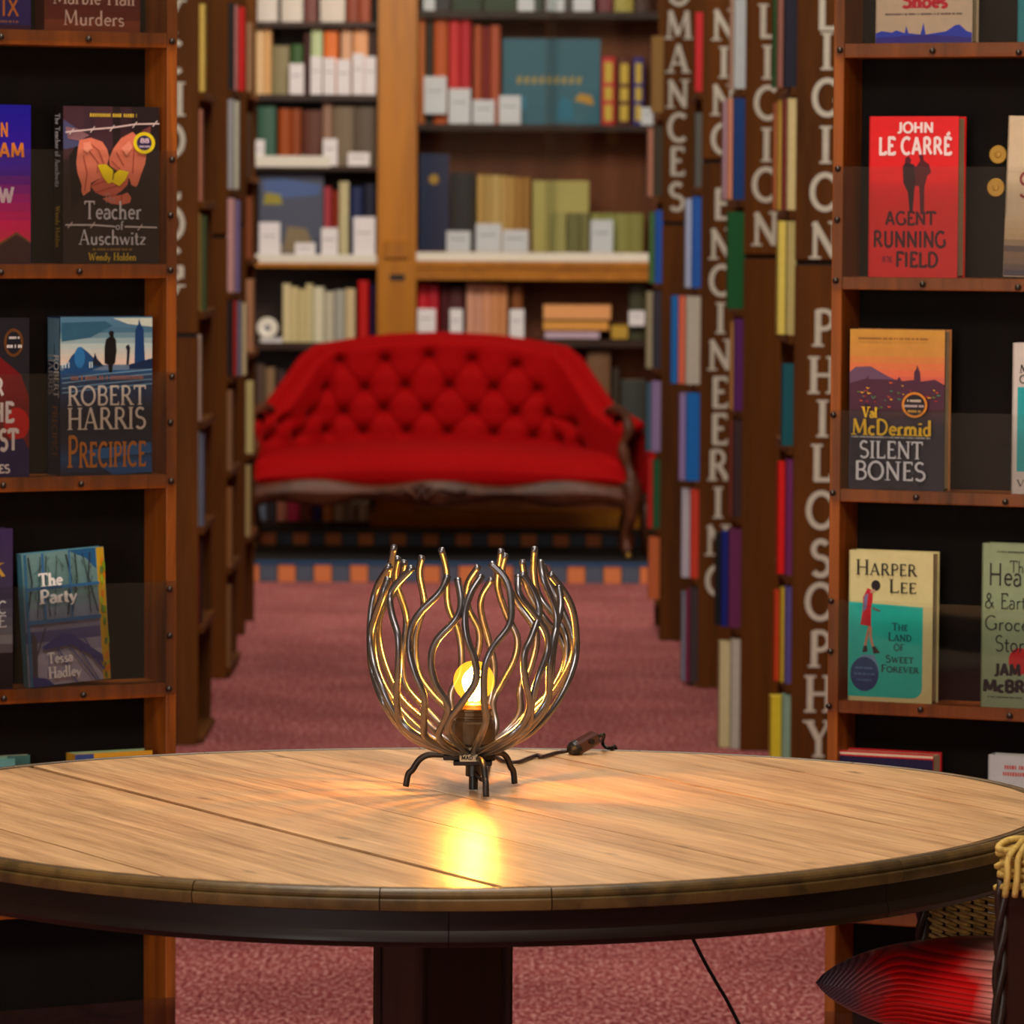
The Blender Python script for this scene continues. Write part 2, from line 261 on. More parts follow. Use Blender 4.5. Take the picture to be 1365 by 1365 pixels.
# ------------------------------------------------------------------ stroke lettering
def A_(cx, cy, rx, ry, a0, a1, n=14, sq=1):
    return [(cx+rx*math.cos(math.radians(a0+(a1-a0)*i/n)), cy+ry*math.sin(math.radians(a0+(a1-a0)*i/n))) for i in range(n+1)]
k_, t_ = 1.0, .5
GL = {
 'A': (.78, [(k_, [(.38, 1), (.68, 0)]), (t_, [(.38, 1), (.1, 0)]), (t_, [(.18, .32), (.58, .32)])], [(.1, 0), (.68, 0)]),
 'B': (.66, [(k_, [(.16, 0), (.16, 1)]), (.8, [(.16, .97)]+A_(.34, .75, .2, .22, 90, -90)+[(.16, .53)]), (.8, [(.16, .53)]+A_(.36, .28, .23, .25, 90, -90)+[(.16, .03)])], []),
 'C': (.76, [(.9, A_(.44, .5, .34, .47, 50, 310))], []),
 'D': (.78, [(k_, [(.16, 0), (.16, 1)]), (.8, [(.16, .97)]+A_(.32, .5, .36, .47, 90, -90)+[(.16, .03)])], []),
 'E': (.62, [(k_, [(.17, 0), (.17, 1)]), (.7, [(.1, .965), (.54, .965)]), (.7, [(.17, .52), (.46, .52)]), (.7, [(.1, .035), (.56, .035)]), (.4, [(.54, .99), (.54, .82)]), (.4, [(.56, .0), (.56, .18)])], []),
 'F': (.6, [(k_, [(.17, 0), (.17, 1)]), (.7, [(.1, .965), (.54, .965)]), (.7, [(.17, .5), (.46, .5)]), (.4, [(.54, .99), (.54, .82)])], [(.17, 0)]),
 'G': (.82, [(.9, A_(.44, .5, .35, .47, 48, 335)), (k_, [(.72, .08), (.72, .42)]), (.5, [(.6, .42), (.78, .42)])], []),
 'H': (.82, [(k_, [(.16, 0), (.16, 1)]), (k_, [(.66, 0), (.66, 1)]), (.6, [(.16, .5), (.66, .5)])], [(.16, 0), (.16, 1), (.66, 0), (.66, 1)]),
 'I': (.34, [(k_, [(.17, 0), (.17, 1)])], [(.17, 0), (.17, 1)]),
 'J': (.46, [(k_, [(.3, 1), (.3, .2)]+A_(.16, .2, .14, .18, 0, -130))], [(.3, 1)]),
 'K': (.76, [(k_, [(.16, 0), (.16, 1)]), (t_, [(.16, .42), (.6, 1)]), (k_, [(.3, .58), (.66, 0)])], [(.16, 0), (.16, 1), (.6, 1), (.66, 0)]),
 'L': (.62, [(k_, [(.17, 0), (.17, 1)]), (.7, [(.1, .035), (.56, .035)]), (.5, [(.56, 0), (.56, .2)])], [(.17, 1)]),
 'M': (.98, [(t_, [(.14, 0), (.18, 1)]), (k_, [(.18, 1), (.48, .12)]), (t_, [(.48, .12), (.78, 1)]), (k_, [(.78, 1), (.84, 0)])], [(.14, 0), (.84, 0)]),
 'N': (.84, [(.7, [(.16, 0), (.16, 1)]), (k_, [(.13, .98), (.68, .04)]), (.7, [(.68, 0), (.68, 1)])], [(.16, 0), (.68, 1)]),
 'O': (.86, [(.9, A_(.43, .5, .35, .47, 0, 360, 22))], []),
 'P': (.64, [(k_, [(.17, 0), (.17, 1)]), (.75, [(.17, .965)]+A_(.34, .72, .22, .245, 90, -90)+[(.17, .475)])], [(.17, 0)]),
 'Q': (.86, [(.9, A_(.43, .5, .35, .47, 0, 360, 22)), (k_, [(.45, .2), (.8, -.15)])], []),
 'R': (.74, [(k_, [(.17, 0), (.17, 1)]), (.75, [(.17, .965)]+A_(.34, .73, .2, .235, 90, -90)+[(.17, .495)]), (k_, [(.36, .5), (.66, .03)])], [(.17, 0), (.68, 0)]),
 'S': (.62, [(.9, A_(.31, .74, .2, .225, 35, 250, 10)+A_(.31, .27, .23, .245, 75, -145, 12))], []),
 'T': (.72, [(k_, [(.36, 0), (.36, 1)]), (.7, [(.06, .965), (.66, .965)]), (.5, [(.06, 1), (.06, .8)]), (.5, [(.66, 1), (.66, .8)])], [(.36, 0)]),
 'U': (.78, [(k_, [(.16, 1), (.16, .32)]+A_(.39, .3, .23, .27, 180, 360)+[(.62, .32), (.62, 1)])], [(.16, 1), (.62, 1)]),
 'V': (.76, [(k_, [(.1, 1), (.38, 0)]), (t_, [(.38, 0), (.66, 1)])], [(.1, 1), (.66, 1)]),
 'W': (1.06, [(k_, [(.1, 1), (.33, 0)]), (t_, [(.33, 0), (.53, .9)]), (k_, [(.53, .9), (.73, 0)]), (t_, [(.73, 0), (.96, 1)])], [(.1, 1), (.96, 1)]),
 'X': (.76, [(k_, [(.1, 1), (.66, 0)]), (t_, [(.64, 1), (.1, 0)])], [(.1, 1), (.66, 0), (.64, 1), (.1, 0)]),
 'Y': (.76, [(k_, [(.1, 1), (.38, .46), (.38, 0)]), (t_, [(.38, .46), (.66, 1)])], [(.1, 1), (.66, 1), (.38, 0)]),
 'a': (.5, [(k_, [(.4, .02), (.4, .38)]+A_(.24, .38, .16, .16, 0, 150, 8)), (.8, A_(.22, .16, .15, .15, 60, 300, 10)+[(.4, .12)])], []),
 'b': (.56, [(k_, [(.14, 0), (.14, 1)]), (.8, A_(.28, .27, .17, .25, 140, -140))], []),
 'c': (.46, [(.9, A_(.27, .27, .19, .25, 50, 310))], []),
 'd': (.56, [(k_, [(.42, 0), (.42, 1)]), (.8, A_(.26, .27, .17, .25, 40, 320))], []),
 'e': (.5, [(.85, [(.1, .3), (.43, .3)]+A_(.27, .28, .18, .25, 5, 315))], []),
 'f': (.36, [(k_, [(.15, 0), (.15, .78)]+A_(.28, .8, .13, .17, 180, 50, 8)), (.6, [(.04, .52), (.32, .52)])], [(.15, 0)]),
 'g': (.54, [(.8, A_(.25, .29, .17, .23, 0, 360)), (.8, [(.42, .52), (.42, -.1)]+A_(.25, -.1, .17, .17, 0, -150, 10))], []),
 'h': (.58, [(k_, [(.13, 0), (.13, 1)]), (k_, A_(.29, .34, .15, .17, 160, 0, 8)+[(.44, 0)])], [(.13, 0), (.44, 0)]),
 'i': (.28, [(k_, [(.14, 0), (.14, .52)]), (1.3, [(.14, .7), (.14, .8)])], [(.14, 0)]),
 'k': (.54, [(k_, [(.13, 0), (.13, 1)]), (t_, [(.13, .2), (.4, .52)]), (k_, [(.24, .32), (.46, 0)])], [(.13, 0)]),
 'l': (.28, [(k_, [(.14, 0), (.14, 1)])], [(.14, 0)]),
 'm': (.86, [(k_, [(.13, 0), (.13, .52)]), (k_, A_(.28, .36, .14, .15, 160, 0, 8)+[(.42, 0)]), (k_, A_(.57, .36, .14, .15, 160, 0, 8)+[(.71, 0)])], [(.13, 0), (.42, 0), (.71, 0)]),
 'n': (.58, [(k_, [(.13, 0), (.13, .52)]), (k_, A_(.29, .34, .15, .17, 160, 0, 8)+[(.44, 0)])], [(.13, 0), (.44, 0)]),
 'o': (.54, [(.85, A_(.27, .27, .19, .25, 0, 360, 18))], []),
 'p': (.56, [(k_, [(.14, -.3), (.14, .52)]), (.8, A_(.28, .27, .17, .25, 140, -140))], []),
 'r': (.4, [(k_, [(.13, 0), (.13, .52)]), (.8, A_(.28, .34, .14, .17, 165, 55, 7))], [(.13, 0)]),
 's': (.42, [(.85, A_(.21, .39, .13, .125, 35, 250, 8)+A_(.21, .14, .14, .13, 75, -145, 9))], []),
 't': (.36, [(k_, [(.15, .76), (.15, .14)]+A_(.26, .14, .11, .12, 180, 300, 6)), (.6, [(.03, .52), (.31, .52)])], []),
 'u': (.58, [(k_, [(.13, .52), (.13, .2)]+A_(.28, .18, .15, .16, 180, 340, 8)), (k_, [(.44, .52), (.44, 0)])], []),
 'v': (.5, [(k_, [(.06, .52), (.25, 0)]), (t_, [(.25, 0), (.44, .52)])], []),
 'w': (.74, [(k_, [(.05, .52), (.22, 0)]), (t_, [(.22, 0), (.37, .5)]), (k_, [(.37, .5), (.52, 0)]), (t_, [(.52, 0), (.69, .52)])], []),
 'y': (.5, [(k_, [(.06, .52), (.26, 0)]), (t_, [(.46, .52), (.2, -.2), (.06, -.26)])], []),
 'z': (.46, [(t_, [(.06, .49), (.4, .49)]), (k_, [(.4, .49), (.06, .03)]), (t_, [(.06, .03), (.4, .03)])], []),
 '&': (.72, [(.8, [(.66, .02), (.2, .7)]+A_(.32, .78, .13, .17, 200, -30, 10)+[(.3, .5)]+A_(.28, .24, .2, .22, 110, 330, 10)+[(.62, .42)])], []),
 '0': (.6, [(.8, A_(.3, .5, .2, .46, 0, 360, 18))], []), '8': (.6, [(.8, A_(.3, .74, .17, .22, 0, 360)), (.8, A_(.3, .27, .21, .24, 0, 360))], []),
 '.': (.24, [(1.3, [(.1, .0), (.1, .1)])], []), ' ': (.36, [], []), '-': (.4, [(1, [(.05, .3), (.35, .3)])], []),
}
GL['É'] = (GL['E'][0], GL['E'][1]+[(.8, [(.28, 1.1), (.48, 1.28)])], [])
def ribbon(m, pts, w, put, mt, lay):
    n = len(pts)
    L, R = [], []
    closed = n > 3 and math.dist(pts[0], pts[-1]) < 1e-6
    for i in range(n):
        a = pts[i-1] if i else (pts[-2] if closed else pts[0]); b = pts[i+1] if i < n-1 else (pts[1] if closed else pts[-1])
        dx, dy = b[0]-a[0], b[1]-a[1]; l = math.hypot(dx, dy) or 1
        nx, ny = -dy/l*w/2, dx/l*w/2
        L.append((pts[i][0]+nx, pts[i][1]+ny)); R.append((pts[i][0]-nx, pts[i][1]-ny))
    m.add([put(*p, lay) for p in L]+[put(*p, lay) for p in R], [(i, n+i, n+i+1, i+1) for i in range(n-1)], mt)
def textlen(s, track=0): return sum(GL[c][0] for c in s)+track*(len(s)-1)
def lettermesh(s, put, mt, weight=.15, serif=True, track=0, sans=False, caps2=None):
    """put(x, y, layer) maps lettering units (cap height 1) to 3-D"""
    m = M(); x = 0; lay = 0
    for ci, ch in enumerate(s):
        sc2 = 1.0
        g = ch
        if caps2 and ci not in caps2 and ch.isalpha(): sc2 = .78
        wd, strokes, serifs = GL[g]
        for (k, pts) in strokes:
            lay += 1
            ribbon(m, [(x+p[0]*sc2, p[1]*sc2) for p in pts], weight*(1 if sans else k)*(sc2**.5), put, mt, lay % 9)
        if serif and not sans:
            for (sx, sy) in serifs:
                lay += 1; yy = .02 if sy < .5 else .98
                ribbon(m, [(x+(sx-weight*.95)*sc2, yy*sc2), (x+(sx+weight*.95)*sc2, yy*sc2)], weight*.38, put, mt, lay % 9)
        x += wd*sc2+track
    return m, x-track

# ------------------------------------------------------------------ colour words and ordinals
ORD = ['first', 'second', 'third', 'fourth', 'fifth', 'sixth', 'seventh', 'eighth', 'ninth', 'tenth', 'eleventh', 'twelfth', 'thirteenth', 'fourteenth', 'fifteenth', 'sixteenth', 'seventeenth', 'eighteenth', 'nineteenth', 'twentieth']
def cname(c):
    r, g, b = c; mx, mn = max(c), min(c)
    if mx < 48: return 'black'
    if mx-mn < 26: return 'white' if mx > 195 else ('grey' if mx > 80 else 'dark grey')
    if mn > 165: return 'pale ' + ('cream' if r >= b else 'blue')
    if r >= g >= b:
        if g < r*.35: return 'dark red' if r < 120 else 'red'
        if g > r*.82: return 'pale yellow' if b > 120 else ('yellow' if r > 170 else 'olive')
        if b > r*.5 and r > 150: return 'salmon pink' if g < r*.75 else 'cream'
        return 'orange' if r > 185 and b < 100 else ('tan' if r > 140 else 'brown')
    if r >= b > g: return 'crimson' if b < r*.5 else 'purple'
    if b > r and b >= g:
        if r > g: return 'violet'
        return 'navy blue' if b < 80 else ('teal' if g > b*.85 and r < g*.6 else 'blue')
    return 'dark green' if g < 100 else 'green'

# ================================================================== SETTING
def struct(name, m, mt): o = obj(name, m, mt, kind='structure'); return o
struct('floor', M().box(-5, 5, -1.5, 21.6, -.05, 0), CARPET)
plaster = mat((190, 176, 150), .85); 
struct('wall_back', M().box(-5, 5, 21.5, 21.6, 0, 4.4), plaster)
struct('wall_left', M().box(-5.1, -5, -1.5, 21.6, 0, 4.4), plaster)
struct('wall_right', M().box(5, 5.1, -1.5, 21.6, 0, 4.4), plaster)
struct('wall_front', M().box(-5, 5, -1.6, -1.5, 0, 4.4), plaster)
struct('ceiling', M().box(-5, 5, -1.5, 21.6, 4.4, 4.5), mat((214, 200, 176), .9))

# stepped dais under the sofa, with tiled risers
YS1 = 18.8; YS2 = 19.73
dais = thing('tiled_step', 'two low steps with orange and slate tiled risers beneath the red sofa', 'step', (0, YS1, 0))
BK = mat((16, 13, 15), .8)
obj('lower_tread', M().box(-2.2, 2.2, .012, .94, 0, .078), BK, dais)
obj('upper_tread', M().box(-2.2, 2.2, YS2-YS1+.012, 1.335, 0, .128), BK, dais)
ORT = mat((214, 124, 72), .6); BLT = mat((78, 88, 108), .6); BLT2 = mat((38, 74, 116), .6)
tm = {}
def tiles(y, z0, z1, wd, nseed, off):
    x = -1.15+off; i = 0
    while x < .85:
        mt = ORT if i % 2 == 0 else BLT
        key = (id(mt), wd)
        if key not in tm:
            tm[key] = obj('tile', M().box(-wd/2+.0015, wd/2-.0015, -.012, 0, z0, z1, None, .0015), mt, dais); o = tm[key]
        else:
            o = tm[key].copy(); C.objects.link(o)
        o.parent = dais; o.location = (x, y+random.uniform(-.001, .001), 0)
        x += wd; i += 1
tiles(.012, .0, .068, .070, 1, 0.0)
tiles(YS2-YS1+.012, .08, .126, .066, 2, .03)
obj('nosing', M().box(-2.2, 2.2, -.004, .03, .068, .080), BLT2, dais, label='blue strip along the top of the lower riser')

# ================================================================== TABLE
TC = Vector((-.062, 5.60)); RX, RY = .706, .664; ZT = .75
table = thing('round_table', 'large round plank-topped wooden table with dark apron and pedestal', 'table', (TC.x, TC.y, 0))
def linepts(p, q):
    a = atZ(*p, ZT); b = atZ(*q, ZT); return a, b
UDIR = Vector((.51, -.86)).normalized(); NDIR = Vector((UDIR.y*-1, UDIR.x)).normalized()   # along / across the boards
if NDIR.x < 0: NDIR = -NDIR
def off(p): P = atZ(*p, ZT); return (Vector((P.x, P.y))-TC).dot(NDIR)
a = atZ(48, 1020, ZT); b = atZ(660, 1185, ZT); UDIR = (Vector((b.x, b.y))-Vector((a.x, a.y))).normalized()
a2 = atZ(326, 999, ZT); b2 = atZ(754, 1092, ZT); U2 = (Vector((b2.x, b2.y))-Vector((a2.x, a2.y))).normalized(); UDIR = (UDIR+U2).normalized()
NDIR = Vector((-UDIR.y, UDIR.x));
if NDIR.x < 0: NDIR = -NDIR
offs = sorted([-.545, (off((0, 1053))+off((480, 1185)))/2, (off((48, 1020))+off((660, 1185)))/2, off((300, 1030)), (off((326, 999))+off((754, 1092)))/2, (off((688, 1037))+off((950, 1090)))/2, (off((684, 1000))+off((950, 1050)))/2, .55])
def rho(a): return .9866+.0036*math.cos(a)-.0042*math.cos(2*a)+.0195*math.sin(2*a)+.0027*math.cos(3*a)+.030*math.sin(3*a)
IN = .022   # boards end inside the edge moulding
bounds = [-1]+offs+[1]
ang = math.atan2(UDIR.y, UDIR.x)-PI/2
for i in range(len(bounds)-1):
    n0, n1 = bounds[i], bounds[i+1]
    gap = .0022
    gw = .0045 if abs(n1-offs[2]) < 1e-6 else gap/2
    gw0 = .0045 if abs(n0-offs[2]) < 1e-6 else gap/2
    lo, hi = n0+gw0, n1-gw
    # clip ellipse polygon to the strip
    K = 260; poly = [Vector((TC.x+(RX*rho(2*PI*k/K)-IN)*math.cos(2*PI*k/K), TC.y+(RY*rho(2*PI*k/K)-IN)*math.sin(2*PI*k/K))) for k in range(K)]
    def clip(poly, f):
        out = []
        for j in range(len(poly)):
            p, q = poly[j], poly[(j+1) % len(poly)]; fp, fq = f(p), f(q)
            if fp >= 0: out.append(p)
            if fp*fq < 0: out.append(p+(q-p)*(fp/(fp-fq)))
        return out
    poly = clip(poly, lambda p: (p-TC).dot(NDIR)-lo); poly = clip(poly, lambda p: hi-(p-TC).dot(NDIR))
    if len(poly) < 3: continue
    # local frame: y along the board
    R = Matrix.Rotation(-ang, 2)
    loc = [R @ (p-TC) for p in poly]
    dz = random.uniform(-.0006, .0006)
    m = M(); n = len(loc)
    top = [(p.x, p.y, 0) for p in loc]; cx = sum(p.x for p in loc)/n; cy = sum(p.y for p in loc)/n
    m.add([(p.x, p.y, -.02) for p in loc]+[(p.x, p.y, -.0012) for p in loc]+[(p.x, p.y, 0) for p in loc],
          [list(range(2*n, 3*n))]+[(j, (j+1) % n, n+(j+1) % n, n+j) for j in range(n)]+[(n+j, n+(j+1) % n, 2*n+(j+1) % n, 2*n+j) for j in range(n)])
    o = obj('tabletop_board', m, W_TABLE, table); o.location = (0, 0, ZT+dz); o.rotation_euler = (0, 0, ang)
# under-board so that gaps read dark
obj('underframe', M().lathe([(.6, ZT-.03), (.6, ZT-.021)], (0, 0, 0), 64, None, sq=RY/RX), W_PED, table)
# edge moulding in segments
def ringseg(a0, a1, prof, n):
    def fn(u, v):
        a = a0+(a1-a0)*u; j = min(int(v*len(prof)+1e-6), len(prof)-1)
        dr, z = prof[j]; return ((RX+dr)*math.cos(a), (RY+dr)*math.sin(a), ZT+z)
    m = M(); NP = len(prof)
    m.grid(fn, n, NP-1) if False else None
    k = 0
    for i in range(n+1):
        a = a0+(a1-a0)*i/n
        for (dr, z) in prof: m.v.append(Vector(((RX*rho(a)+dr)*math.cos(a), (RY*rho(a)+dr)*math.sin(a), ZT+z)))
    for i in range(n):
        for j in range(NP):
            j2 = (j+1) % NP; m.f.append([i*NP+j, i*NP+j2, (i+1)*NP+j2, (i+1)*NP+j]); m.mi.append(0)
    m.f.append(list(range(NP))); m.f.append([n*NP+j for j in range(NP)][::-1]); m.mi += [0, 0]
    return m
prof = [(-IN+.0008, -.020), (-IN+.0008, -.0004), (-.0125, .0002), (-.0118, -.0022), (-.0108, -.0022), (-.0098, -.0004), (-.0074, .0006), (-.0046, .0006), (-.0018, -.0006), (.0004, -.0028), (.0014, -.0056), (.0008, -.0082), (-.0004, -.0092), (.0034, -.0096), (.0040, -.0110), (.0036, -.0170), (.0018, -.0215), (-.004, -.023)]
angs = []
for p in [(255, 1176), (505, 1187), (738, 1187), (1218, 1150), (1333, 1122)]:
    q = atZ(*p, ZT); angs.append(math.atan2((q.y-TC.y)/RY, (q.x-TC.x)/RX))
angs = sorted(angs); more = [angs[-1]+.42*k for k in range(1, 12)]
angs += [x for x in more if x < angs[0]+2*PI-.2]; angs.append(angs[0]+2*PI)
for i in range(len(angs)-1):
    obj('edge_moulding', ringseg(angs[i]+.0009, angs[i+1]-.0009, prof, max(10, int((angs[i+1]-angs[i])*60))), W_RIM, table, smooth='auto')
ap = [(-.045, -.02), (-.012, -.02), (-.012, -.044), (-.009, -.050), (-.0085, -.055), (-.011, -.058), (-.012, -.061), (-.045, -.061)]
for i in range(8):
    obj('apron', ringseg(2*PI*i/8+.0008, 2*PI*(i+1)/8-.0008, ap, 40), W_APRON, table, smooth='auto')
# pedestal: turned square post made of staves
pc = atY(590, 1300, 5.60)
ped = M()
for (c0, hw0, hw1, z0, z1) in ((0, .060, .0545, .0, .69),):
    ped.add([(sx*(hw0 if z == 0 else hw1), sy*(hw0 if z == 0 else hw1), (z0 if z == 0 else z1)) for z in (0, 1) for sx, sy in ((-1, -1), (1, -1), (1, 1), (-1, 1))],
            [(3, 2, 1, 0), (4, 5, 6, 7), (0, 1, 5, 4), (1, 2, 6, 5), (2, 3, 7, 6), (3, 0, 4, 7)])
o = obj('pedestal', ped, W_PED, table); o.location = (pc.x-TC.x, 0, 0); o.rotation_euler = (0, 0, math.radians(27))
for k in range(4):
    e = obj('corner_bead', M().tube([(0, 0, .02), (0, 0, .69)], .006, 8), W_PED, o); e.location = ((.056 if k in (1, 2) else -.056), (.056 if k > 1 else -.056), 0)
for k in range(4):
    f = M(); f.add([(-.03, .055, 0), (.03, .055, 0), (.03, .36, 0), (-.03, .36, 0), (-.03, .055, .12), (.03, .055, .12), (.028, .36, .04), (-.028, .36, .04)],
                   [(3, 2, 1, 0), (4, 5, 6, 7), (0, 1, 5, 4), (1, 2, 6, 5), (2, 3, 7, 6), (3, 0, 4, 7)])
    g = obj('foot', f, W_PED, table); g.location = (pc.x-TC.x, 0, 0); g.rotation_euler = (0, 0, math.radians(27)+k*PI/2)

# ================================================================== LAMP
LA = Vector((atZ(631, 1054, ZT).x, atZ(631, 1054, ZT).y, ZT))
lamp = thing('table_lamp', 'table lamp with wavy iron rod basket and amber bulb, switched on, on the round table', 'lamp', LA)
PX = LA.y/F
def axz(v): return atY(631, v, LA.y).z
RP = [(1006, 26), (1000, 46), (990, 74), (970, 100), (945, 118), (915, 131), (885, 138), (850, 140), (815, 138), (785, 131), (760, 122), (740, 112), (725, 106)]
def rad(z):
    P = [(axz(v), r*PX) for v, r in RP]
    if z <= P[0][0]: return P[0][1]
    for (z0, r0_), (z1, r1) in zip(P, P[1:]):
        if z <= z1: return r0_+(r1-r0_)*(z-z0)/(z1-z0)
    return P[-1][1]
def onbasket(u, v, front):
    y = 0; 
    for _ in range(12):
        P = atY(u, v, LA.y+y); x = P.x-LA.x; r = rad(P.z); x2 = min(abs(x), r)
        y = (-1 if front else 1)*math.sqrt(max(0, r*r-x2*x2))
    P = atY(u, v, LA.y+y)
    return Vector((max(-r, min(r, P.x-LA.x)), y, P.z-LA.z))
ZC = 3.592
rods = [  # (front?, [(crop x, crop y)...]) traced from the tip to the hub
 (1, [(325, 200), (240, 290), (215, 350), (225, 430), (255, 540), (255, 680), (248, 800), (262, 920), (345, 1005), (480, 1070)]),
 (1, [(492, 240), (455, 320), (365, 410), (318, 490), (308, 600), (335, 710), (378, 820), (378, 950), (395, 1020), (500, 1078)]),
 (1, [(538, 255), (555, 370), (530, 450), (440, 550), (412, 640), (430, 750), (490, 860), (480, 930), (447, 1000), (480, 1050), (550, 1080)]),
 (1, [(655, 240), (600, 330), (574, 430), (584, 540), (620, 640), (626, 745), (560, 850), (503, 930), (500, 1000), (570, 1070)]),
 (1, [(695, 180), (770, 260), (795, 370), (785, 480), (705, 590), (668, 690), (665, 830), (675, 930), (650, 1010), (595, 1065)]),
 (1, [(843, 228), (900, 310), (930, 410), (895, 530), (858, 620), (862, 740), (885, 860), (850, 950), (770, 1020), (640, 1065)]),
 (1, [(828, 240), (835, 330), (900, 420), (960, 510), (970, 600), (925, 730), (893, 850), (880, 950), (800, 1040), (670, 1080)]),
 (1, [(935, 170), (950, 260), (1005, 400), (1012, 480), (995, 620), (985, 740), (960, 850), (880, 950), (760, 1040), (650, 1072)]),
 (1, [(980, 232), (1055, 330), (1095, 430), (1107, 580), (1085, 700), (1020, 840), (920, 965), (800, 1045), (690, 1082)]),
 (1, [(1022, 290), (1032, 390), (1000, 540), (978, 680), (972, 830), (920, 930), (820, 1020), (700, 1070)]),
 (1, [(213, 195), (145, 300), (117, 430), (112, 600), (132, 720), (190, 860), (280, 985), (390, 1055), (490, 1076)]),
 (1, [(207, 250), (178, 340), (125, 500), (132, 640), (175, 770), (240, 900), (330, 1010), (460, 1068)]),
 (0, [(235, 105), (215, 200), (190, 340), (150, 450), (135, 560), (165, 720), (260, 880), (400, 1010), (500, 1062)]),
 (0, [(252, 155), (240, 260), (290, 420), (290, 520), (272, 640), (292, 770), (400, 890), (490, 985), (520, 1030)]),
 (0, [(285, 172), (262, 280), (175, 410), (160, 530), (195, 680), (270, 830), (390, 940), (470, 1020), (520, 1050)]),
 (0, [(368, 150), (355, 230), (378, 370), (352, 470), (335, 560), (352, 710), (430, 820), (510, 900), (530, 990), (545, 1035)]),
 (0, [(460, 115), (485, 220), (492, 380), (540, 500), (558, 620), (548, 720), (508, 800), (512, 880), (535, 980), (555, 1035)]),
 (0, [(640, 195), (588, 280), (588, 390), (640, 500), (638, 600), (600, 700), (575, 800), (590, 900), (590, 1030)]),
 (0, [(705, 255), (655, 340), (652, 420), (690, 560), (714, 680), (702, 800), (680, 890), (650, 980), (625, 1035)]),
 (0, [(748, 120), (735, 210), (732, 300), (775, 430), (825, 540), (812, 640), (755, 750), (708, 850), (722, 980), (680, 1040)]),
 (0, [(768, 140), (755, 240), (830, 380), (900, 480), (917, 560), (885, 690), (838, 780), (835, 900), (760, 1000), (690, 1045)]),
 (0, [(848, 170), (862, 260), (890, 340), (950, 440), (1040, 560), (1050, 660), (985, 790), (860, 910), (770, 1000), (700, 1050)]),
 (0, [(908, 110), (905, 230), (930, 340), (1010, 450), (1060, 540), (1055, 680), (985, 810), (860, 940), (720, 1040)]),
 (0, [(945, 190), (985, 290), (1045, 420), (1090, 540), (1085, 640), (1010, 780), (900, 900), (780, 1010), (700, 1055)]),
]
for fr, pl in rods:
    pts = [onbasket(460+x/ZC, 700+y/ZC, fr) for x, y in pl]
    hub = Vector((0, 0, axz(1003)-LA.z)); e = pts[-1].copy(); d = Vector((e.x, e.y, 0)); 
    pts[-1] = hub+(d.normalized() if d.length > .001 else Vector((0, -1, 0)))*.026
    pts.append(hub+(pts[-1]-hub)*.5+Vector((0, 0, .0015)))
    sp = spline(pts, 6)
    obj('cage_rod', M().tube(sp, .0043, 8), STEEL, lamp, smooth=True)
z3 = axz(1003)-LA.z
obj('drip_plate', M().lathe([(.002, z3-.001), (.0335, z3+.001), (.036, z3+.004), (.036, z3+.0065), (.03, z3+.0085), (.002, z3+.009)], n=36), mat((120, 118, 110), .4, .5, metal=.7, vary=.3), lamp, smooth=False)
so = obj('lamp_socket', M().lathe([(.0235, z3+.009), (.0255, z3+.012), (.0255, z3+.036), (.024, z3+.0385), (.0215, z3+.039), (.0215, z3+.041), (.0225, z3+.042), (.0225, z3+.044), (.0205, z3+.045), (.0205, z3+.049), (.0215, z3+.050), (.0215, z3+.052), (.018, z3+.054)], n=12), mat((92, 74, 54), .42, .5, metal=.75, vary=.45), lamp)
obj('screw_collar', M().lathe([(.0212, z3+.0525), (.0195, z3+.0535), (.0185, z3+.057), (.017, z3+.059)], n=28), mat((170, 120, 60), .35, .5, metal=.8), lamp, smooth=True)
# hub plates and stem under the basket
obj('hub', M().box(-.036, .026, -.012, .012, z3-.0085, z3-.002, None, .001).box(-.024, .022, -.018, .018, z3-.014, z3-.0085, None, .001), BLSTEEL, lamp)
obj('stem', M().lathe([(.0005, z3-.044), (.0055, z3-.044), (.0055, z3-.029), (.0095, z3-.028), (.0095, z3-.014), (.0005, z3-.014)], n=16), BLACKM, lamp, smooth=False)
feet = [((541, 1052), (-1, 0)), ((686, 1048), (1, .3)), ((648, 1066), (.2, -1))]
for (p, _) in feet:
    q = atZ(*p, ZT)-LA; q.z = .0035
    d = Vector((q.x, q.y, 0))
    pts = [Vector((d.x*f, d.y*f, z)) for f, z in ((.18, z3-.004), (.42, z3-.0035), (.66, z3-.004), (.80, z3-.010), (.90, z3-.022), (.965, .018))]+[q]
    obj('leg', M().tube(spline(pts, 7), .0038, 10), BLSTEEL, lamp, smooth=True)
# swing tag
tgp = M().box(-.0105, .0105, -.0005, .0005, -.0042, .0042)
tg = obj('maker_label', tgp, mat((214, 206, 176), .6), lamp); tg.location = (atY(625, 1005, LA.y).x-LA.x, -.036, axz(1006)-LA.z); tg.rotation_euler = (0, 0, math.radians(4))
lm, wl = lettermesh('MAD', lambda x, y, l: (-.0085+x*.0052, -.0007-l*.00002, -.0021+y*.0046), BLACKM, .2, sans=True)
obj('lettering', lm, parent=tg)
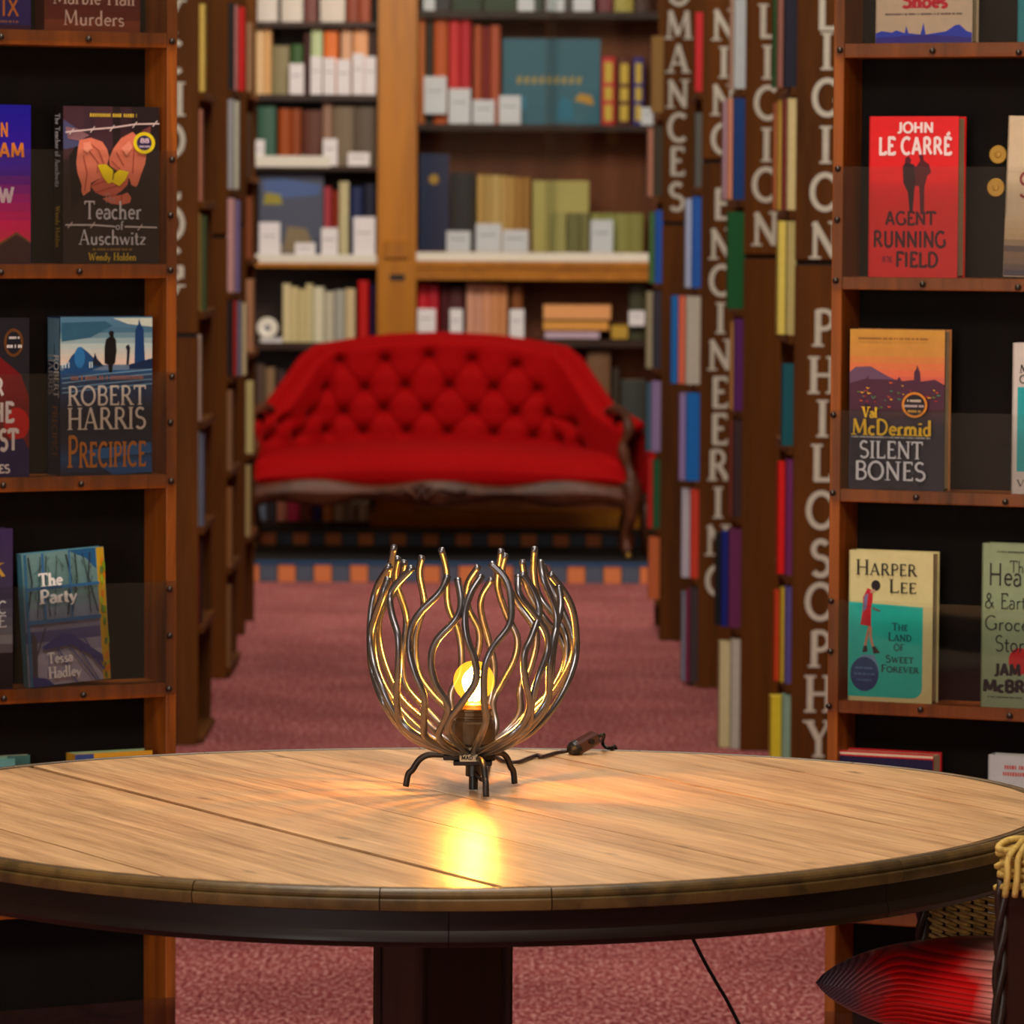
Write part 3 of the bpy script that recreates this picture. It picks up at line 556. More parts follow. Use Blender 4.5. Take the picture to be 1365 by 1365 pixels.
# bulb
zb = z3+.059; R_ = .0245; zc = axz(908)-LA.z
bp_ = [(.0145, zb-.006), (.0145, zb)]
a0 = math.asin(.016/R_)
for j in range(15):
    a = PI-a0-(PI-a0)*j/14
    bp_.append((max(.0003, R_*math.sin(a)), zc+R_*math.cos(a)))
bm = bpy.data.materials.new('amber_bulb_glass'); bm.use_nodes = True; nt = bm.node_tree; nt.nodes.remove(nt.nodes['Principled BSDF'])
out = [n for n in nt.nodes if n.type == 'OUTPUT_MATERIAL'][0]
tr = nt.nodes.new('ShaderNodeBsdfTransparent'); tr.inputs[0].default_value = (1, .80, .42, 1)
gl = nt.nodes.new('ShaderNodeBsdfGlossy'); gl.inputs[1].default_value = .05
em = nt.nodes.new('ShaderNodeEmission'); em.inputs[0].default_value = (1, .46, .03, 1); em.inputs[1].default_value = .75
m1 = nt.nodes.new('ShaderNodeMixShader'); m1.inputs[0].default_value = .08; nt.links.new(tr.outputs[0], m1.inputs[1]); nt.links.new(gl.outputs[0], m1.inputs[2])
ad = nt.nodes.new('ShaderNodeAddShader'); nt.links.new(m1.outputs[0], ad.inputs[0]); nt.links.new(em.outputs[0], ad.inputs[1]); nt.links.new(ad.outputs[0], out.inputs[0])
bulb = obj('bulb', M().lathe(bp_, n=28), bm, lamp, smooth=True, label='glowing amber glass bulb')
fm = bpy.data.materials.new('glowing_filament'); fm.use_nodes = True; nt = fm.node_tree; b_ = nt.nodes['Principled BSDF']
b_.inputs['Emission Color'].default_value = (1, .62, .25, 1); b_.inputs['Emission Strength'].default_value = 40
fl = M()
for k in range(4):
    a = k*PI/2+.4; fl.tube(spline([(.004*math.cos(a), .004*math.sin(a), zb+.003), (.012*math.cos(a), .012*math.sin(a), zc-.004), (.011*math.cos(a), .011*math.sin(a), zc+.006), (.003*math.cos(a), .003*math.sin(a), zc+.014)], 5), .0026, 6)
obj('filament', fl, fm, bulb, smooth=True)
pl = bpy.data.lights.new('bulb_light', 'POINT'); pl.energy = 6.5; pl.color = (1, .45, .08); pl.shadow_soft_size = .012
po = bpy.data.objects.new('bulb_light', pl); C.objects.link(po); po.location = (LA.x, LA.y, LA.z+zc); po['kind'] = 'structure'
# cord and inline switch
CORD = mat((44, 26, 26), .45)
def tz(u, v, h=.003): p = atZ(u, v, ZT); return Vector((p.x-LA.x, p.y-LA.y, h))
sw = atZ(780, 1004, ZT)
e0 = Vector((0, -.005, z3-.02))
path = [e0, Vector((.012, .01, .012)), tz(655, 1012), tz(672, 1018), tz(690, 1019), tz(704, 1014), tz(716, 1010), tz(722, 1012, .003), tz(740, 1007, .003), tz(757, 1006, .005), tz(764, 1006, .010)]
obj('cord', M().tube(spline(path, 6), .0024, 8), CORD, lamp, smooth=True)
swm = M(); 
for k, (x, hy, hz) in enumerate(((-.023, .007, .007), (-.020, .0095, .0095), (.014, .009, .009), (.02, .005, .005))): pass
swm.box(-.02, .016, -.0095, .0095, -.0085, .0085, None, .003)
swo = obj('inline_switch', swm, mat((58, 22, 24), .25, .6, coat=.6), lamp, label='dark inline switch on the lamp cord')
swp = tz(782, 1006, .016); swo.location = swp; swo.rotation_euler = (0, -math.radians(24), math.radians(28))
obj('switch_sleeve', M().tube([(-.026, 0, 0), (-.0205, 0, 0), (-.014, 0, 0)], [.008, .0105, .0108], 14), BLACKM, swo, smooth=False)
obj('switch_button', M().tube([(.002, -.0092, .001), (.002, -.0125, .001)], .0035, 12), BLACKM, swo)
tail = [Vector(swp)+Vector((.015, .01, .006)), Vector(swp)+Vector((.022, .014, .008)), tz(803, 999.5, .009), tz(809, 1001, .004)]
edge = tail[-1]; 
P0 = atZ(812, 999.5, ZT); dY = (P0.y-LA.y)
# over the far rim and down to the floor
xr = P0.x-LA.x+.004; yr = TC.y+RY*math.sqrt(1-((xr+LA.x-TC.x)/RX)**2)-LA.y
tail += [Vector((xr, yr-.02, .003)), Vector((xr+.004, yr+.006, .001)), Vector((xr+.010, yr+.012, -.02)), Vector((xr+.03, yr+.014, -.09))]
YG = LA.y+yr; g1 = atY(927, 1258, YG); g2 = atY(955, 1310, YG); g3 = atY(985, 1365, YG)
tail += [g1-LA, g2-LA, g3-LA, Vector((g3.x-LA.x+.13, yr, -.62)), Vector((g3.x-LA.x+.27, yr+.02, -.742)), Vector((g3.x-LA.x+.5, yr+.1, -.745))]
obj('cord', M().tube(spline(tail, 6), .0024, 8), mat((24, 20, 20), .4), lamp, smooth=True)

# ================================================================== BOOK BUILDING
def hard_book(name, label, wd, ht, th, cover, mw, spine='L', pages=PAGES, group=None, hard=True, back=None, parent=None):
    """book standing with its front cover towards -y; local origin bottom left of the front cover"""
    b = .0022 if hard else .0006; e = .003 if hard else .0004
    m = M(); m.box(0, wd, 0, b, 0, ht, cover).box(0, wd, th-b, th, 0, ht, back or cover)
    if spine == 'L': m.box(0, b, 0, th, 0, ht, cover)
    else: m.box(wd-b, wd, 0, th, 0, ht, cover)
    o = obj(name, m); o.matrix_world = mw; tag(o, label, 'book', group)
    x0, x1 = (b, wd-e) if spine == 'L' else (e, wd-b)
    obj('pages', M().box(x0, x1, b, th-b, e, ht-e), pages, o)
    return o

# ================================================================== FRONT DISPLAY CASES
class Case:
    def __init__(s, name, label, upx, Y, adeg, side, shelves, W=1.0):
        a = math.radians(adeg); s.ex = Vector((math.cos(a), math.sin(a), 0)); s.ed = Vector((-math.sin(a), math.cos(a), 0))
        s.O = atY(upx, 700, Y); s.O.z = 0; s.side = side
        s.N = s.ed
        s.mw = Matrix(((s.ex.x, s.ed.x, 0, s.O.x), (s.ex.y, s.ed.y, 0, s.O.y), (0, 0, 1, 0), (0, 0, 0, 1)))
        s.t = thing(name, label, 'bookcase', mw=s.mw)
        s.D = .078; s.W = W
    def pt(s, u, v, d=0):
        P = onplane(u, v, s.O+s.ed*d, s.ed)-s.O; return P.dot(s.ex), P.z
    def build(s, xref, ys, guards, riv_sh, riv_up, ybot):
        t = s.t; D = s.D; W = s.W; SW = .0165
        x0, x1 = (-W, 0) if s.side == 'L' else (0, W); T = 2.25
        # side panels (uprights)
        obj('side_panel', M().box(x0, x0+SW, 0, D+.012, 0, T, None, .0012), W_CASE, t)
        obj('side_panel', M().box(x1-SW, x1, 0, D+.012, 0, T, None, .0012), W_CASE, t)
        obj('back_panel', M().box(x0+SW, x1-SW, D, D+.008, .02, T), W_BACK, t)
        s.sz = []
        for (yt, yb) in ys:
            zt = s.pt(xref, yt)[1]; zb_ = s.pt(xref, yb)[1]; s.sz.append(zt)
            obj('shelf', M().box(x0+SW+.0003, x1-SW-.0003, 0.001, D, zb_, zt, None, .001), W_CASE, t)
        obj('top_panel', M().box(x0+SW, x1-SW, .001, D, T-.02, T), W_CASE, t)
        obj('plinth', M().box(x0+SW, x1-SW, .004, D, 0, .08), W_CASE, t)
        for gi, gy in enumerate(guards):
            zt = s.pt(xref, gy)[1]; zb_ = s.sz[gi]-.016
            obj('acrylic_guard', M().box(x0+.003, x1-.003, -.0035, -.001, zb_, zt), ACRYL, t, label='clear acrylic guard strip')
        rm = None
        for (u, v) in riv_sh+riv_up:
            x, z = s.pt(u, v)
            if rm is None:
                o = obj('rivet', M().lathe([(.0047, 0), (.0044, .002), (.003, .0038), (.0007, .0045)], n=12), RIVET, t, smooth=True); rm = o
            else: o = rm.copy(); C.objects.link(o); o.parent = t
            o.rotation_euler = (PI/2, 0, 0); o.location = (x, -.0035, z)
    def book(s, rect, th, cover, label, spine='L', dep=.012, tilt=0, hard=True, pages=PAGES, back=None, zbase=None, lean=.0):
        u0_, v0, u1, v1 = rect; um = (u0_+u1)/2; vm = (v0+v1)/2
        x0 = s.pt(u0_, vm, dep)[0]; x1 = s.pt(u1, vm, dep)[0]; z1 = s.pt(um, v0, dep)[1]; z0 = s.pt(um, v1, dep)[1] if zbase is None else zbase
        B = Book(); B.s = s; B.um, B.vm, B.dep, B.x0, B.z0 = um, vm, dep, x0, z0; B.w, B.h = x1-x0, z1-z0
        piv = Matrix.Translation(Vector((x0+B.w/2, dep, z0))) @ Matrix.Rotation(math.radians(tilt), 4, 'Y') @ Matrix.Translation(Vector((-B.w/2, 0, 0)))
        if tilt: piv = Matrix.Translation(Vector((0, 0, abs(math.sin(math.radians(tilt)))*B.w/2))) @ piv
        B.o = hard_book('book', label, B.w, B.h, th, cover, s.mw @ piv, spine, pages, hard=hard, back=back); B.lay = 0; B.m = M(); B.th = th
        return B
class Book:
    def loc(B, u, v):
        x, _ = B.s.pt(u, B.vm, B.dep); _, z = B.s.pt(B.um, v, B.dep)
        return min(max(x-B.x0, .0004), B.w-.0004), min(max(z-B.z0, .0004), B.h-.0004)
    def poly(B, pts, col, rough=.4):
        B.lay += 1; y = -.00012*B.lay
        mt = mat(col, rough, .4)
        B.m.add([(*B.loc(u, v)[:1], y, B.loc(u, v)[1]) for u, v in pts], [list(range(len(pts)))], mt); return B
    def rect(B, u0, v0, u1, v1, col): return B.poly([(u0, v0), (u1, v0), (u1, v1), (u0, v1)], col)
    def disc(B, u, v, r, col, ry=None, n=24):
        return B.poly([(u+r*math.cos(2*PI*k/n), v+(ry or r)*math.sin(2*PI*k/n)) for k in range(n)], col)
    def bands(B, u0, u1, stops, n=14):
        """printed colour gradient of the cover picture as strips: stops = [(v, colour), ...]"""
        v0, v1 = stops[0][0], stops[-1][0]; B.lay += 1; y = -.00012*B.lay
        for k in range(n):
            va = v0+(v1-v0)*k/n; vb = v0+(v1-v0)*(k+1)/n; vm = (va+vb)/2
            for (a, ca), (b, cb) in zip(stops, stops[1:]):
                if a <= vm <= b: f = (vm-a)/(b-a); c = tuple(int(x+(z-x)*f) for x, z in zip(ca, cb)); break
            p = [B.loc(u0, va), B.loc(u1, va), B.loc(u1, vb), B.loc(u0, vb)]
            B.m.add([(x, y, z) for x, z in p], [(0, 1, 2, 3)], mat(c, .4, .4))
        return B
    def line(B, pts, wpx, col):
        B.lay += 1; y = -.00012*B.lay
        ribbon(B.m, pts, wpx, lambda u, v, l: (B.loc(u, v)[0], y, B.loc(u, v)[1]), mat(col, .4, .4), 0); return B
    def art(B):
        if B.m.v: obj('cover_art', B.m, parent=B.o)
        return B
    def text(B, s, u0, v0, u1, v1, col, weight=.15, sans=False, track=0, caps2=None):
        """lettering from u0..u1, cap top v0, baseline v1"""
        _, L = lettermesh(s, lambda x, y, l: (x, 0, y), None, weight, track=track, caps2=caps2, sans=sans)
        y0 = -.00012*(B.lay+3); kx = (u1-u0)/L
        def put(x, y, l):
            p = B.loc(u0+x*kx, v1-(v1-v0)*y); return (p[0], y0-l*.00002, p[1])
        m, _ = lettermesh(s, put, mat(col, .4, .4), weight, sans=sans, track=track, caps2=caps2)
        obj('lettering', m, parent=B.o); return B
    def scrawl(B, u0, u1, v, hpx, col):
        """row of illegible small print"""
        m = M(); y = -.00012*(B.lay+3); u = u0
        while u < u1:
            w_ = random.uniform(.35, .6)*hpx
            p = [B.loc(u, v-hpx), B.loc(min(u+w_, u1), v-hpx), B.loc(min(u+w_, u1), v), B.loc(u, v)]
            m.add([(a, y, b) for a, b in p], [(0, 1, 2, 3)], mat(col, .4, .4)); u += w_+hpx*(.2 if random.random() < .8 else .7)
        o = obj('lettering', m, parent=B.o); o['kind'] = 'stuff'; return B
    def spinetext(B, s, v0, v1, col, f0=.25, f1=.75, weight=.15, sans=False):
        """text reading down the left-hand spine"""
        _, L = lettermesh(s, lambda x, y, l: (x, 0, y), None, weight, sans=sans)
        za = B.loc(B.um, v0)[1]; zb2 = B.loc(B.um, v1)[1]
        def put(x, y, l): return (-.0003-l*.00002, B.th*(1-(f0+(f1-f0)*y)) if False else B.th*(f0+(f1-f0)*(1-y)) , za+(zb2-za)*x/L)
        def put2(x, y, l): return (-.0003-l*.00002, B.th*(f1-(f1-f0)*y), za+(zb2-za)*x/L)
        m, _ = lettermesh(s, put2, mat(col, .4, .4), weight, sans=sans); obj('lettering', m, parent=B.o); return B

LC = Case('display_bookcase', 'left front display bookcase with face-out books and riveted acrylic guards', 235.5, 7.2, 29, 'L', None)
LC.build(220, [(44, 64), (352, 371), (632, 651), (910, 929), (1192, 1211), (1455, 1475)], [-100, 201, 496, 775, 1060, 1330],
         [(0, 49), (117, 52), (0, 363), (105, 362), (3, 647), (107, 645), (4, 931), (110, 926)],
         [(228, 55), (228, 213), (226, 287), (226, 360), (228, 502), (226, 563), (227, 641), (225, 785), (225, 847), (224, 918)], 0)
RC = Case('display_bookcase', 'right front display bookcase with face-out books and riveted acrylic guards', 1105, 7.2, -24, 'R', None)
RC.build(1131, [(58, 77), (369, 386), (652, 669), (934, 951), (1213, 1230), (1480, 1500)], [-90, 222, 547, 800, 1080, 1350],
         [(1244, 68), (1359, 70), (1231, 379), (1358, 383), (1222, 663), (1341, 669), (1228, 946), (1347, 954)],
         [(1121, 67), (1118, 225), (1117, 293), (1115, 374), (1112, 553), (1111, 657), (1109, 801), (1108, 868), (1106, 941)], 0)
def G(c, i): return c.sz[i]
# ---- left case, top shelf
B = LC.book((-40, -175, 41, 42), .03, mat((36, 22, 112), .35, .5, coat=.2), 'blue-purple book with two orange letters at the left end of the top left shelf', zbase=G(LC, 0), pages=PAGES)
B.text('IX', 1, -3, 26, 21, (214, 122, 40), .13, sans=True); B.scrawl(-10, 26, 30, 3, (180, 120, 60)); B.rect(-40, 33, 41, 42, (60, 14, 60)).art()
B = LC.book((59, -170, 187, 42), .034, mat((92, 26, 22), .35, .5, coat=.2), 'dark red paperback with cream title beside the upright on the top left shelf', zbase=G(LC, 0), hard=False)
B.bands(59, 187, [(-170, (70, 20, 30)), (-20, (96, 28, 26)), (30, (110, 40, 28)), (42, (170, 96, 50))]); B.art()
B.text('Marble Hall', 70, -15, 180, 6, (232, 200, 186), .12).text('Murders', 84, 14, 166, 34, (232, 200, 186), .12)
# ---- left case, second shelf
B = LC.book((-80, 139, 41, 353), .03, mat((22, 16, 150), .35, .5, coat=.2), 'purple to pink book with orange author name on the second left shelf', zbase=G(LC, 1), hard=False)
B.bands(-80, 41, [(139, (20, 12, 150)), (225, (60, 14, 150)), (262, (180, 20, 140)), (300, (236, 20, 110)), (353, (232, 120, 60))], 18)
B.poly([(-10, 330), (22, 309), (41, 322), (41, 353), (-60, 353)], (66, 40, 44)).line([(-8, 330), (22, 311), (41, 323)], 3, (128, 90, 50)).art()
B.text('N', 0, 163, 11, 182, (208, 120, 40), .18, sans=True).text('AM', -2, 190, 33, 209, (208, 120, 40), .18, sans=True).text('OW', -22, 249, 19, 270, (240, 220, 235), .2, sans=True)
B = LC.book((84, 142, 212, 354), .034, mat((34, 24, 28), .35, .5, coat=.2), 'paperback showing cupped hands holding a yellow butterfly, second left shelf', zbase=G(LC, 1), hard=False)
B.poly([(84, 142), (150, 142), (150, 200), (84, 214)], (70, 42, 52)).poly([(84, 160), (130, 190), (84, 200)], (74, 76, 116)).rect(112, 142, 126, 190, (62, 40, 52)).rect(160, 142, 175, 184, (58, 34, 44))
def hz(*p): return [(60+x/5.935, 130+y/5.935) for x, y in zip(p[::2], p[1::2])]
B.poly(hz(160, 235, 250, 250, 350, 300, 270, 345, 180, 330), (140, 100, 110)).poly(hz(760, 260, 835, 220, 830, 330, 800, 300), (120, 66, 66)).poly(hz(190, 460, 250, 380, 300, 780, 210, 900), (20, 15, 18))
B.poly(hz(270, 340, 360, 320, 450, 350, 490, 410, 505, 470, 490, 530, 540, 600, 430, 640, 360, 680, 355, 740, 300, 780, 285, 740, 290, 700, 255, 600, 245, 520, 255, 430), (226, 126, 100))
B.poly(hz(505, 480, 540, 400, 600, 320, 690, 270, 760, 330, 800, 440, 790, 520, 760, 600, 730, 690, 715, 705, 680, 690, 665, 640, 600, 600, 510, 540), (220, 120, 94))
B.poly(hz(355, 700, 430, 640, 540, 600, 660, 620, 650, 690, 600, 740, 540, 780, 460, 780, 400, 755), (206, 104, 84)).poly(hz(450, 800, 520, 780, 600, 770, 650, 750, 680, 790, 670, 830, 600, 850, 520, 840), (214, 112, 88))
for q in ((350, 430, 420, 520, 410, 600), (300, 460, 330, 600, 310, 740), (560, 430, 620, 540), (700, 400, 690, 600), (360, 700, 470, 660), (400, 750, 560, 700, 640, 640), (470, 780, 560, 770), (600, 770, 600, 840), (330, 350, 420, 420, 460, 520), (520, 500, 600, 580)): B.line(hz(*q), 1.5, (176, 76, 62))
B.poly(hz(300, 360, 350, 350, 370, 400, 330, 440, 300, 420), (240, 150, 124)).poly(hz(600, 400, 660, 340, 690, 390, 640, 460), (236, 144, 118))
B.poly([(129, 220), (140, 219), (149, 226), (151, 232), (158, 226), (171, 229), (166, 240), (158, 248), (149, 243), (143, 245), (136, 236)], (246, 220, 20)).line([(151, 226), (149, 240)], 1.6, (90, 70, 30))
B.disc(191, 190, 14.5, (232, 208, 30)).disc(191, 190, 10, (52, 44, 84))
B.line([(86, 177), (120, 173), (150, 170), (180, 165), (211, 164)], 2, (222, 196, 196)).line([(86, 300), (125, 300), (152, 302)], 2, (208, 202, 202)).line([(165, 302), (208, 303)], 2, (208, 202, 202))
for x, y in ((94, 176), (122, 173), (148, 171), (178, 166), (205, 164), (92, 300), (122, 300), (185, 303)): B.line([(x-3, y+4), (x+3, y-4)], 1.2, (222, 206, 206))
B.art()
B.text('88', 185, 184, 197, 190, (220, 190, 210), .2, sans=True).scrawl(184, 198, 196, 2.4, (210, 190, 210)).scrawl(118, 180, 156, 4.5, (214, 180, 60))
B.text('The', 137, 258, 152, 270, (196, 150, 150), .1).text('Teacher', 110, 268, 187, 292, (206, 206, 214), .12).text('of', 152, 295, 163, 306, (206, 206, 214), .12).text('Auschwitz', 103, 306, 193, 326, (206, 206, 214), .12)
B.scrawl(122, 174, 334, 3, (150, 120, 50)).text('Wendy Holden', 116, 337, 180, 347, (206, 176, 50), .16)
B.spinetext('The Teacher of Auschwitz', 152, 250, (200, 196, 204), .3, .8).spinetext('Wendy Holden', 275, 330, (200, 170, 50), .3, .75)
# ---- left case, third shelf
B = LC.book((-85, 424, 39, 637), .03, mat((20, 22, 34), .35, .5, coat=.2), 'dark book with red shape and white capitals, left on the third left shelf', zbase=G(LC, 2))
B.poly([(-60, 500), (0, 476), (28, 500), (39, 530), (39, 600), (20, 620), (-60, 620)], (112, 10, 22)).disc(22, 566, 17, (196, 10, 22), 22).poly([(-85, 600), (30, 585), (39, 600), (39, 637), (-85, 637)], (26, 20, 84))
B.disc(18, 457, 13, (96, 56, 24), 19).disc(18, 457, 9.5, (20, 22, 34), 15).art()
B.text('R', -8, 505, 5, 528, (232, 226, 226), .2, sans=True).text('THE', -26, 537, 18, 563, (232, 226, 226), .2, sans=True).text('LOST', -30, 573, 24, 601, (232, 226, 226), .2, sans=True).text('JAMES', -30, 620, 13, 631, (232, 226, 226), .2, sans=True)
B.scrawl(12, 26, 452, 3, (226, 220, 220)).scrawl(9, 29, 464, 4, (226, 220, 220))
B = LC.book((80, 422, 203, 636), .046, mat((30, 46, 76), .35, .5, coat=.2), 'blue hardback with a bowler-hatted figure before a clock tower, third left shelf', zbase=G(LC, 2))
B.bands(80, 203, [(422, (84, 130, 160)), (440, (70, 112, 140)), (460, (176, 196, 196)), (485, (226, 196, 180)), (492, (40, 84, 130)), (520, (26, 52, 88)), (560, (16, 24, 44)), (595, (20, 40, 70)), (612, (20, 76, 130)), (636, (16, 24, 50))], 30)
B.poly([(82, 430), (140, 428), (150, 434), (120, 450), (82, 455)], (44, 92, 120)).poly([(150, 424), (203, 424), (203, 436), (170, 432)], (196, 206, 196))
B.poly([(80, 500), (95, 474), (108, 462), (118, 470), (135, 488), (80, 510)], (24, 70, 120)).disc(106, 476, 7, (40, 110, 170), 14)
B.poly([(179, 484), (180, 440), (184, 432), (185, 425), (187, 432), (191, 440), (193, 484)], (20, 58, 110)).poly([(172, 486), (203, 478), (203, 492), (172, 492)], (16, 40, 76))
B.poly([(139, 484), (139, 462), (141, 452), (146, 449), (146, 443), (151, 443), (151, 449), (154, 453), (155, 468), (153, 484), (150, 486), (149, 497), (145, 497), (144, 486)], (14, 14, 18)).disc(148, 444, 3.6, (14, 14, 18), 3)
B.poly([(168, 486), (169, 468), (167, 462), (171, 459), (173, 464), (171, 486)], (20, 24, 40)).poly([(122, 486), (126, 470), (129, 478), (138, 488)], (20, 30, 52))
for x in (83, 87, 91, 119, 122): B.line([(x, 482), (x, 490)], 1.6, (190, 210, 220))
for v in (498, 504, 511, 517): B.line([(82, v+6), (140, v), (202, v-5)], 1.4, (110, 150, 180))
B.poly([(110, 600), (200, 590), (202, 604), (130, 612)], (20, 96, 160)).poly([(130, 620), (200, 610), (202, 630), (150, 634)], (16, 84, 150)).art()
B.scrawl(94, 190, 506, 5, (150, 100, 90))
B.text('ROBERT', 88, 514, 194, 540, (216, 206, 196), .13).text('HARRIS', 88, 543, 194, 572, (216, 206, 196), .13)
B.text('PRECIPICE', 88, 580, 194, 622, (190, 116, 40), .15, caps2=[0])
zt_ = B.h*.70; smm = M(); smm.add([(-.0002, .002, zt_), (-.0002, B.th-.002, zt_+.006), (-.0002, B.th-.002, B.h-.002), (-.0002, .002, B.h-.002)], [(0, 1, 2, 3)], mat((96, 130, 150), .4, .4)); smm.add([(-.0003, .018, zt_-.002), (-.0003, .022, zt_-.002), (-.0003, .021, zt_+.03), (-.0003, .019, zt_+.03)], [(0, 1, 2, 3)], mat((20, 26, 40), .4, .4)); obj('spine_art', smm, parent=B.o)
B.spinetext('ROBERT', 472, 530, (206, 198, 190), .08, .46).spinetext('HARRIS', 472, 526, (150, 146, 140), .54, .9).spinetext('PRECIPICE', 540, 610, (150, 90, 30), .2, .6)
# ---- left case, fourth shelf
B = LC.book((-110, 706, 17, 920), .03, mat((52, 38, 80), .35, .5, coat=.2), 'violet book with a snowy scene, at the left edge of the fourth left shelf', zbase=G(LC, 3))
B.bands(-110, 17, [(706, (56, 40, 88)), (790, (60, 52, 80)), (840, (120, 120, 136)), (862, (176, 176, 182)), (872, (56, 46, 54)), (920, (50, 40, 44))], 18).line([(-6, 752), (6, 770)], 2, (190, 150, 60)).art()
B.text('K', -12, 752, 6, 770, (190, 150, 60), .12).text('C', -4, 803, 9, 820, (226, 226, 232), .14).text('E', -4, 822, 9, 838, (226, 226, 232), .14)
B = LC.book((38, 737, 148, 916), .018, mat((84, 140, 164), .35, .5, coat=.2), 'blue hardback with tree shadows on snow, tilted, on the fourth left shelf', tilt=-3.6, zbase=G(LC, 3)+.0005, spine='L')
B.bands(38, 148, [(737, (110, 150, 150)), (790, (96, 132, 136)), (835, (120, 120, 150)), (850, (80, 80, 130)), (870, (168, 166, 184)), (916, (160, 156, 182))], 12)
B.poly([(100, 737), (137, 737), (137, 766), (124, 750)], (30, 90, 140)).rect(138, 737, 148, 916, (196, 156, 30))
for k in range(24):
    x = 139+random.random()*8; y = 740+random.random()*170; B.poly([(x, y), (x+3, y+2), (x+2, y+12), (x-1, y+8)], random.choice([(110, 150, 30), (210, 120, 20), (150, 170, 40), (90, 120, 60)]))
for x in (46, 62, 70, 84, 96, 108, 118, 128): B.line([(x, 742), (x+random.uniform(-6, 6), 775), (x+random.uniform(-8, 8), 822)], random.uniform(.8, 2.2), (40, 52, 60))
for k in range(26):
    x = random.uniform(44, 132); y = random.uniform(742, 800); B.line([(x, y), (x+random.uniform(-9, 9), y+random.uniform(4, 14))], .8, random.choice([(52, 74, 66), (46, 50, 66), (80, 110, 90)]))
B.rect(38, 737, 42, 916, (44, 100, 140)).rect(38, 782, 137, 786, (44, 100, 150)).rect(38, 826, 137, 831, (50, 104, 156)).rect(62, 737, 65, 828, (50, 104, 156)).rect(98, 737, 100, 828, (50, 104, 156))
B.poly([(56, 862), (84, 846), (96, 848), (136, 880), (137, 890), (96, 862), (60, 866)], (60, 62, 130))
for x0, x1 in ((96, 130), (100, 137), (84, 126), (70, 100), (110, 137)): B.line([(x0, 850), (x1, 914 if x1 < 137 else 900)], 1.8, (70, 72, 136))
B.poly([(44, 840), (50, 850), (48, 916), (42, 916)], (66, 60, 76)).line([(46, 880), (62, 836)], 2, (70, 62, 80)).poly([(42, 900), (60, 904), (70, 916), (42, 916)], (40, 50, 120)).art()
B.text('The', 56, 764, 88, 781, (240, 240, 240), .2).text('Party', 56, 786, 106, 804, (240, 240, 240), .2).text('Tessa', 62, 870, 96, 884, (238, 238, 240), .18).text('Hadley', 62, 889, 106, 904, (238, 238, 240), .18)
# ---- left case, fifth shelf: tops just over the table
LC.book((-60, 1013, 20, 1190), .03, mat((96, 150, 150), .4), 'teal book whose top edge shows left above the table edge', zbase=G(LC, 4), dep=.02, back=mat((120, 170, 160), .4))
LC.book((-30, 1008, 40, 1190), .012, mat((70, 120, 120), .4), 'second teal book behind the table edge at the far left', zbase=G(LC, 4), dep=.055, hard=False)
B = LC.book((99, 1003, 203, 1190), .03, mat((206, 150, 40), .4), 'orange and blue hardback whose top edge shows above the table', zbase=G(LC, 4), dep=.014, back=mat((150, 180, 140), .4)); B.rect(100, 1003, 125, 1015, (50, 70, 130)).art()
# ---- right case, top shelf
B = RC.book((1168, -160, 1297, 57), .03, mat((214, 190, 160), .35, .5), 'cream book with red title and blue skyline on the top right shelf', zbase=G(RC, 0), dep=.01)
B.poly([(1168, 44), (1176, 41), (1190, 43), (1196, 40), (1207, 44), (1209, 34), (1212, 44), (1228, 46), (1232, 30), (1235, 46), (1262, 42), (1274, 34), (1280, 33), (1290, 42), (1297, 44), (1297, 57), (1168, 57)], (26, 60, 200))
B.rect(1168, 42, 1297, 48, (60, 130, 200)) if False else B.poly([(1168, 50), (1230, 46), (1297, 50), (1297, 57), (1168, 57)], (40, 30, 150)).art()
B.text('Shoes', 1202, -10, 1264, 10, (206, 20, 50), .24).scrawl(1181, 1284, 20, 2.6, (80, 60, 60))
RC.book((1357, -150, 1480, 59), .03, mat((20, 140, 150), .4), 'teal book at the right end of the top right shelf', zbase=G(RC, 0), dep=.01)
# ---- second shelf right
RED = mat((222, 6, 18), .35, .5, coat=.2)
B = RC.book((1158, 155, 1277, 368), .036, RED, 'red hardback with white author name and two dark silhouettes, second right shelf', zbase=G(RC, 1), dep=.01)
B.poly([(1203, 222), (1206, 217), (1206, 211), (1211, 208), (1214, 213), (1213, 219), (1221, 222), (1226, 214), (1224, 206), (1230, 207), (1231, 214), (1238, 219), (1241, 230), (1236, 234), (1232, 250), (1232, 285), (1227, 286), (1225, 248), (1219, 248), (1217, 282), (1213, 285), (1211, 255), (1204, 244)], (84, 8, 22))
B.poly([(1203, 224), (1206, 217), (1218, 219), (1220, 244), (1216, 282), (1213, 284), (1210, 256), (1204, 244)], (48, 8, 20)).art()
B.text('JOHN', 1195, 163, 1244, 177, (238, 214, 214), .2, sans=True).text('LE CARRÉ', 1170, 183, 1268, 206, (240, 216, 216), .19, sans=True)
B.text('AGENT', 1180, 282, 1248, 300, (66, 6, 20), .18, sans=True).text('RUNNING', 1164, 308, 1262, 330, (66, 6, 20), .18, sans=True).text('FIELD', 1194, 336, 1252, 356, (66, 6, 20), .18, sans=True).text('IN THE', 1177, 342, 1190, 350, (90, 10, 50), .16, sans=True)
B = RC.book((1338, 157, 1450, 371), .03, mat((206, 184, 152), .35, .5), 'beige book with a hilly landscape at the right edge of the second right shelf', zbase=G(RC, 1), dep=.01, tilt=1.5)
B.bands(1338, 1450, [(290, (210, 186, 150)), (325, (190, 160, 120)), (330, (84, 74, 84)), (345, (150, 120, 90)), (371, (70, 66, 84))], 10).art(); B.text('S', 1354, 232, 1372, 266, (140, 24, 40), .12)
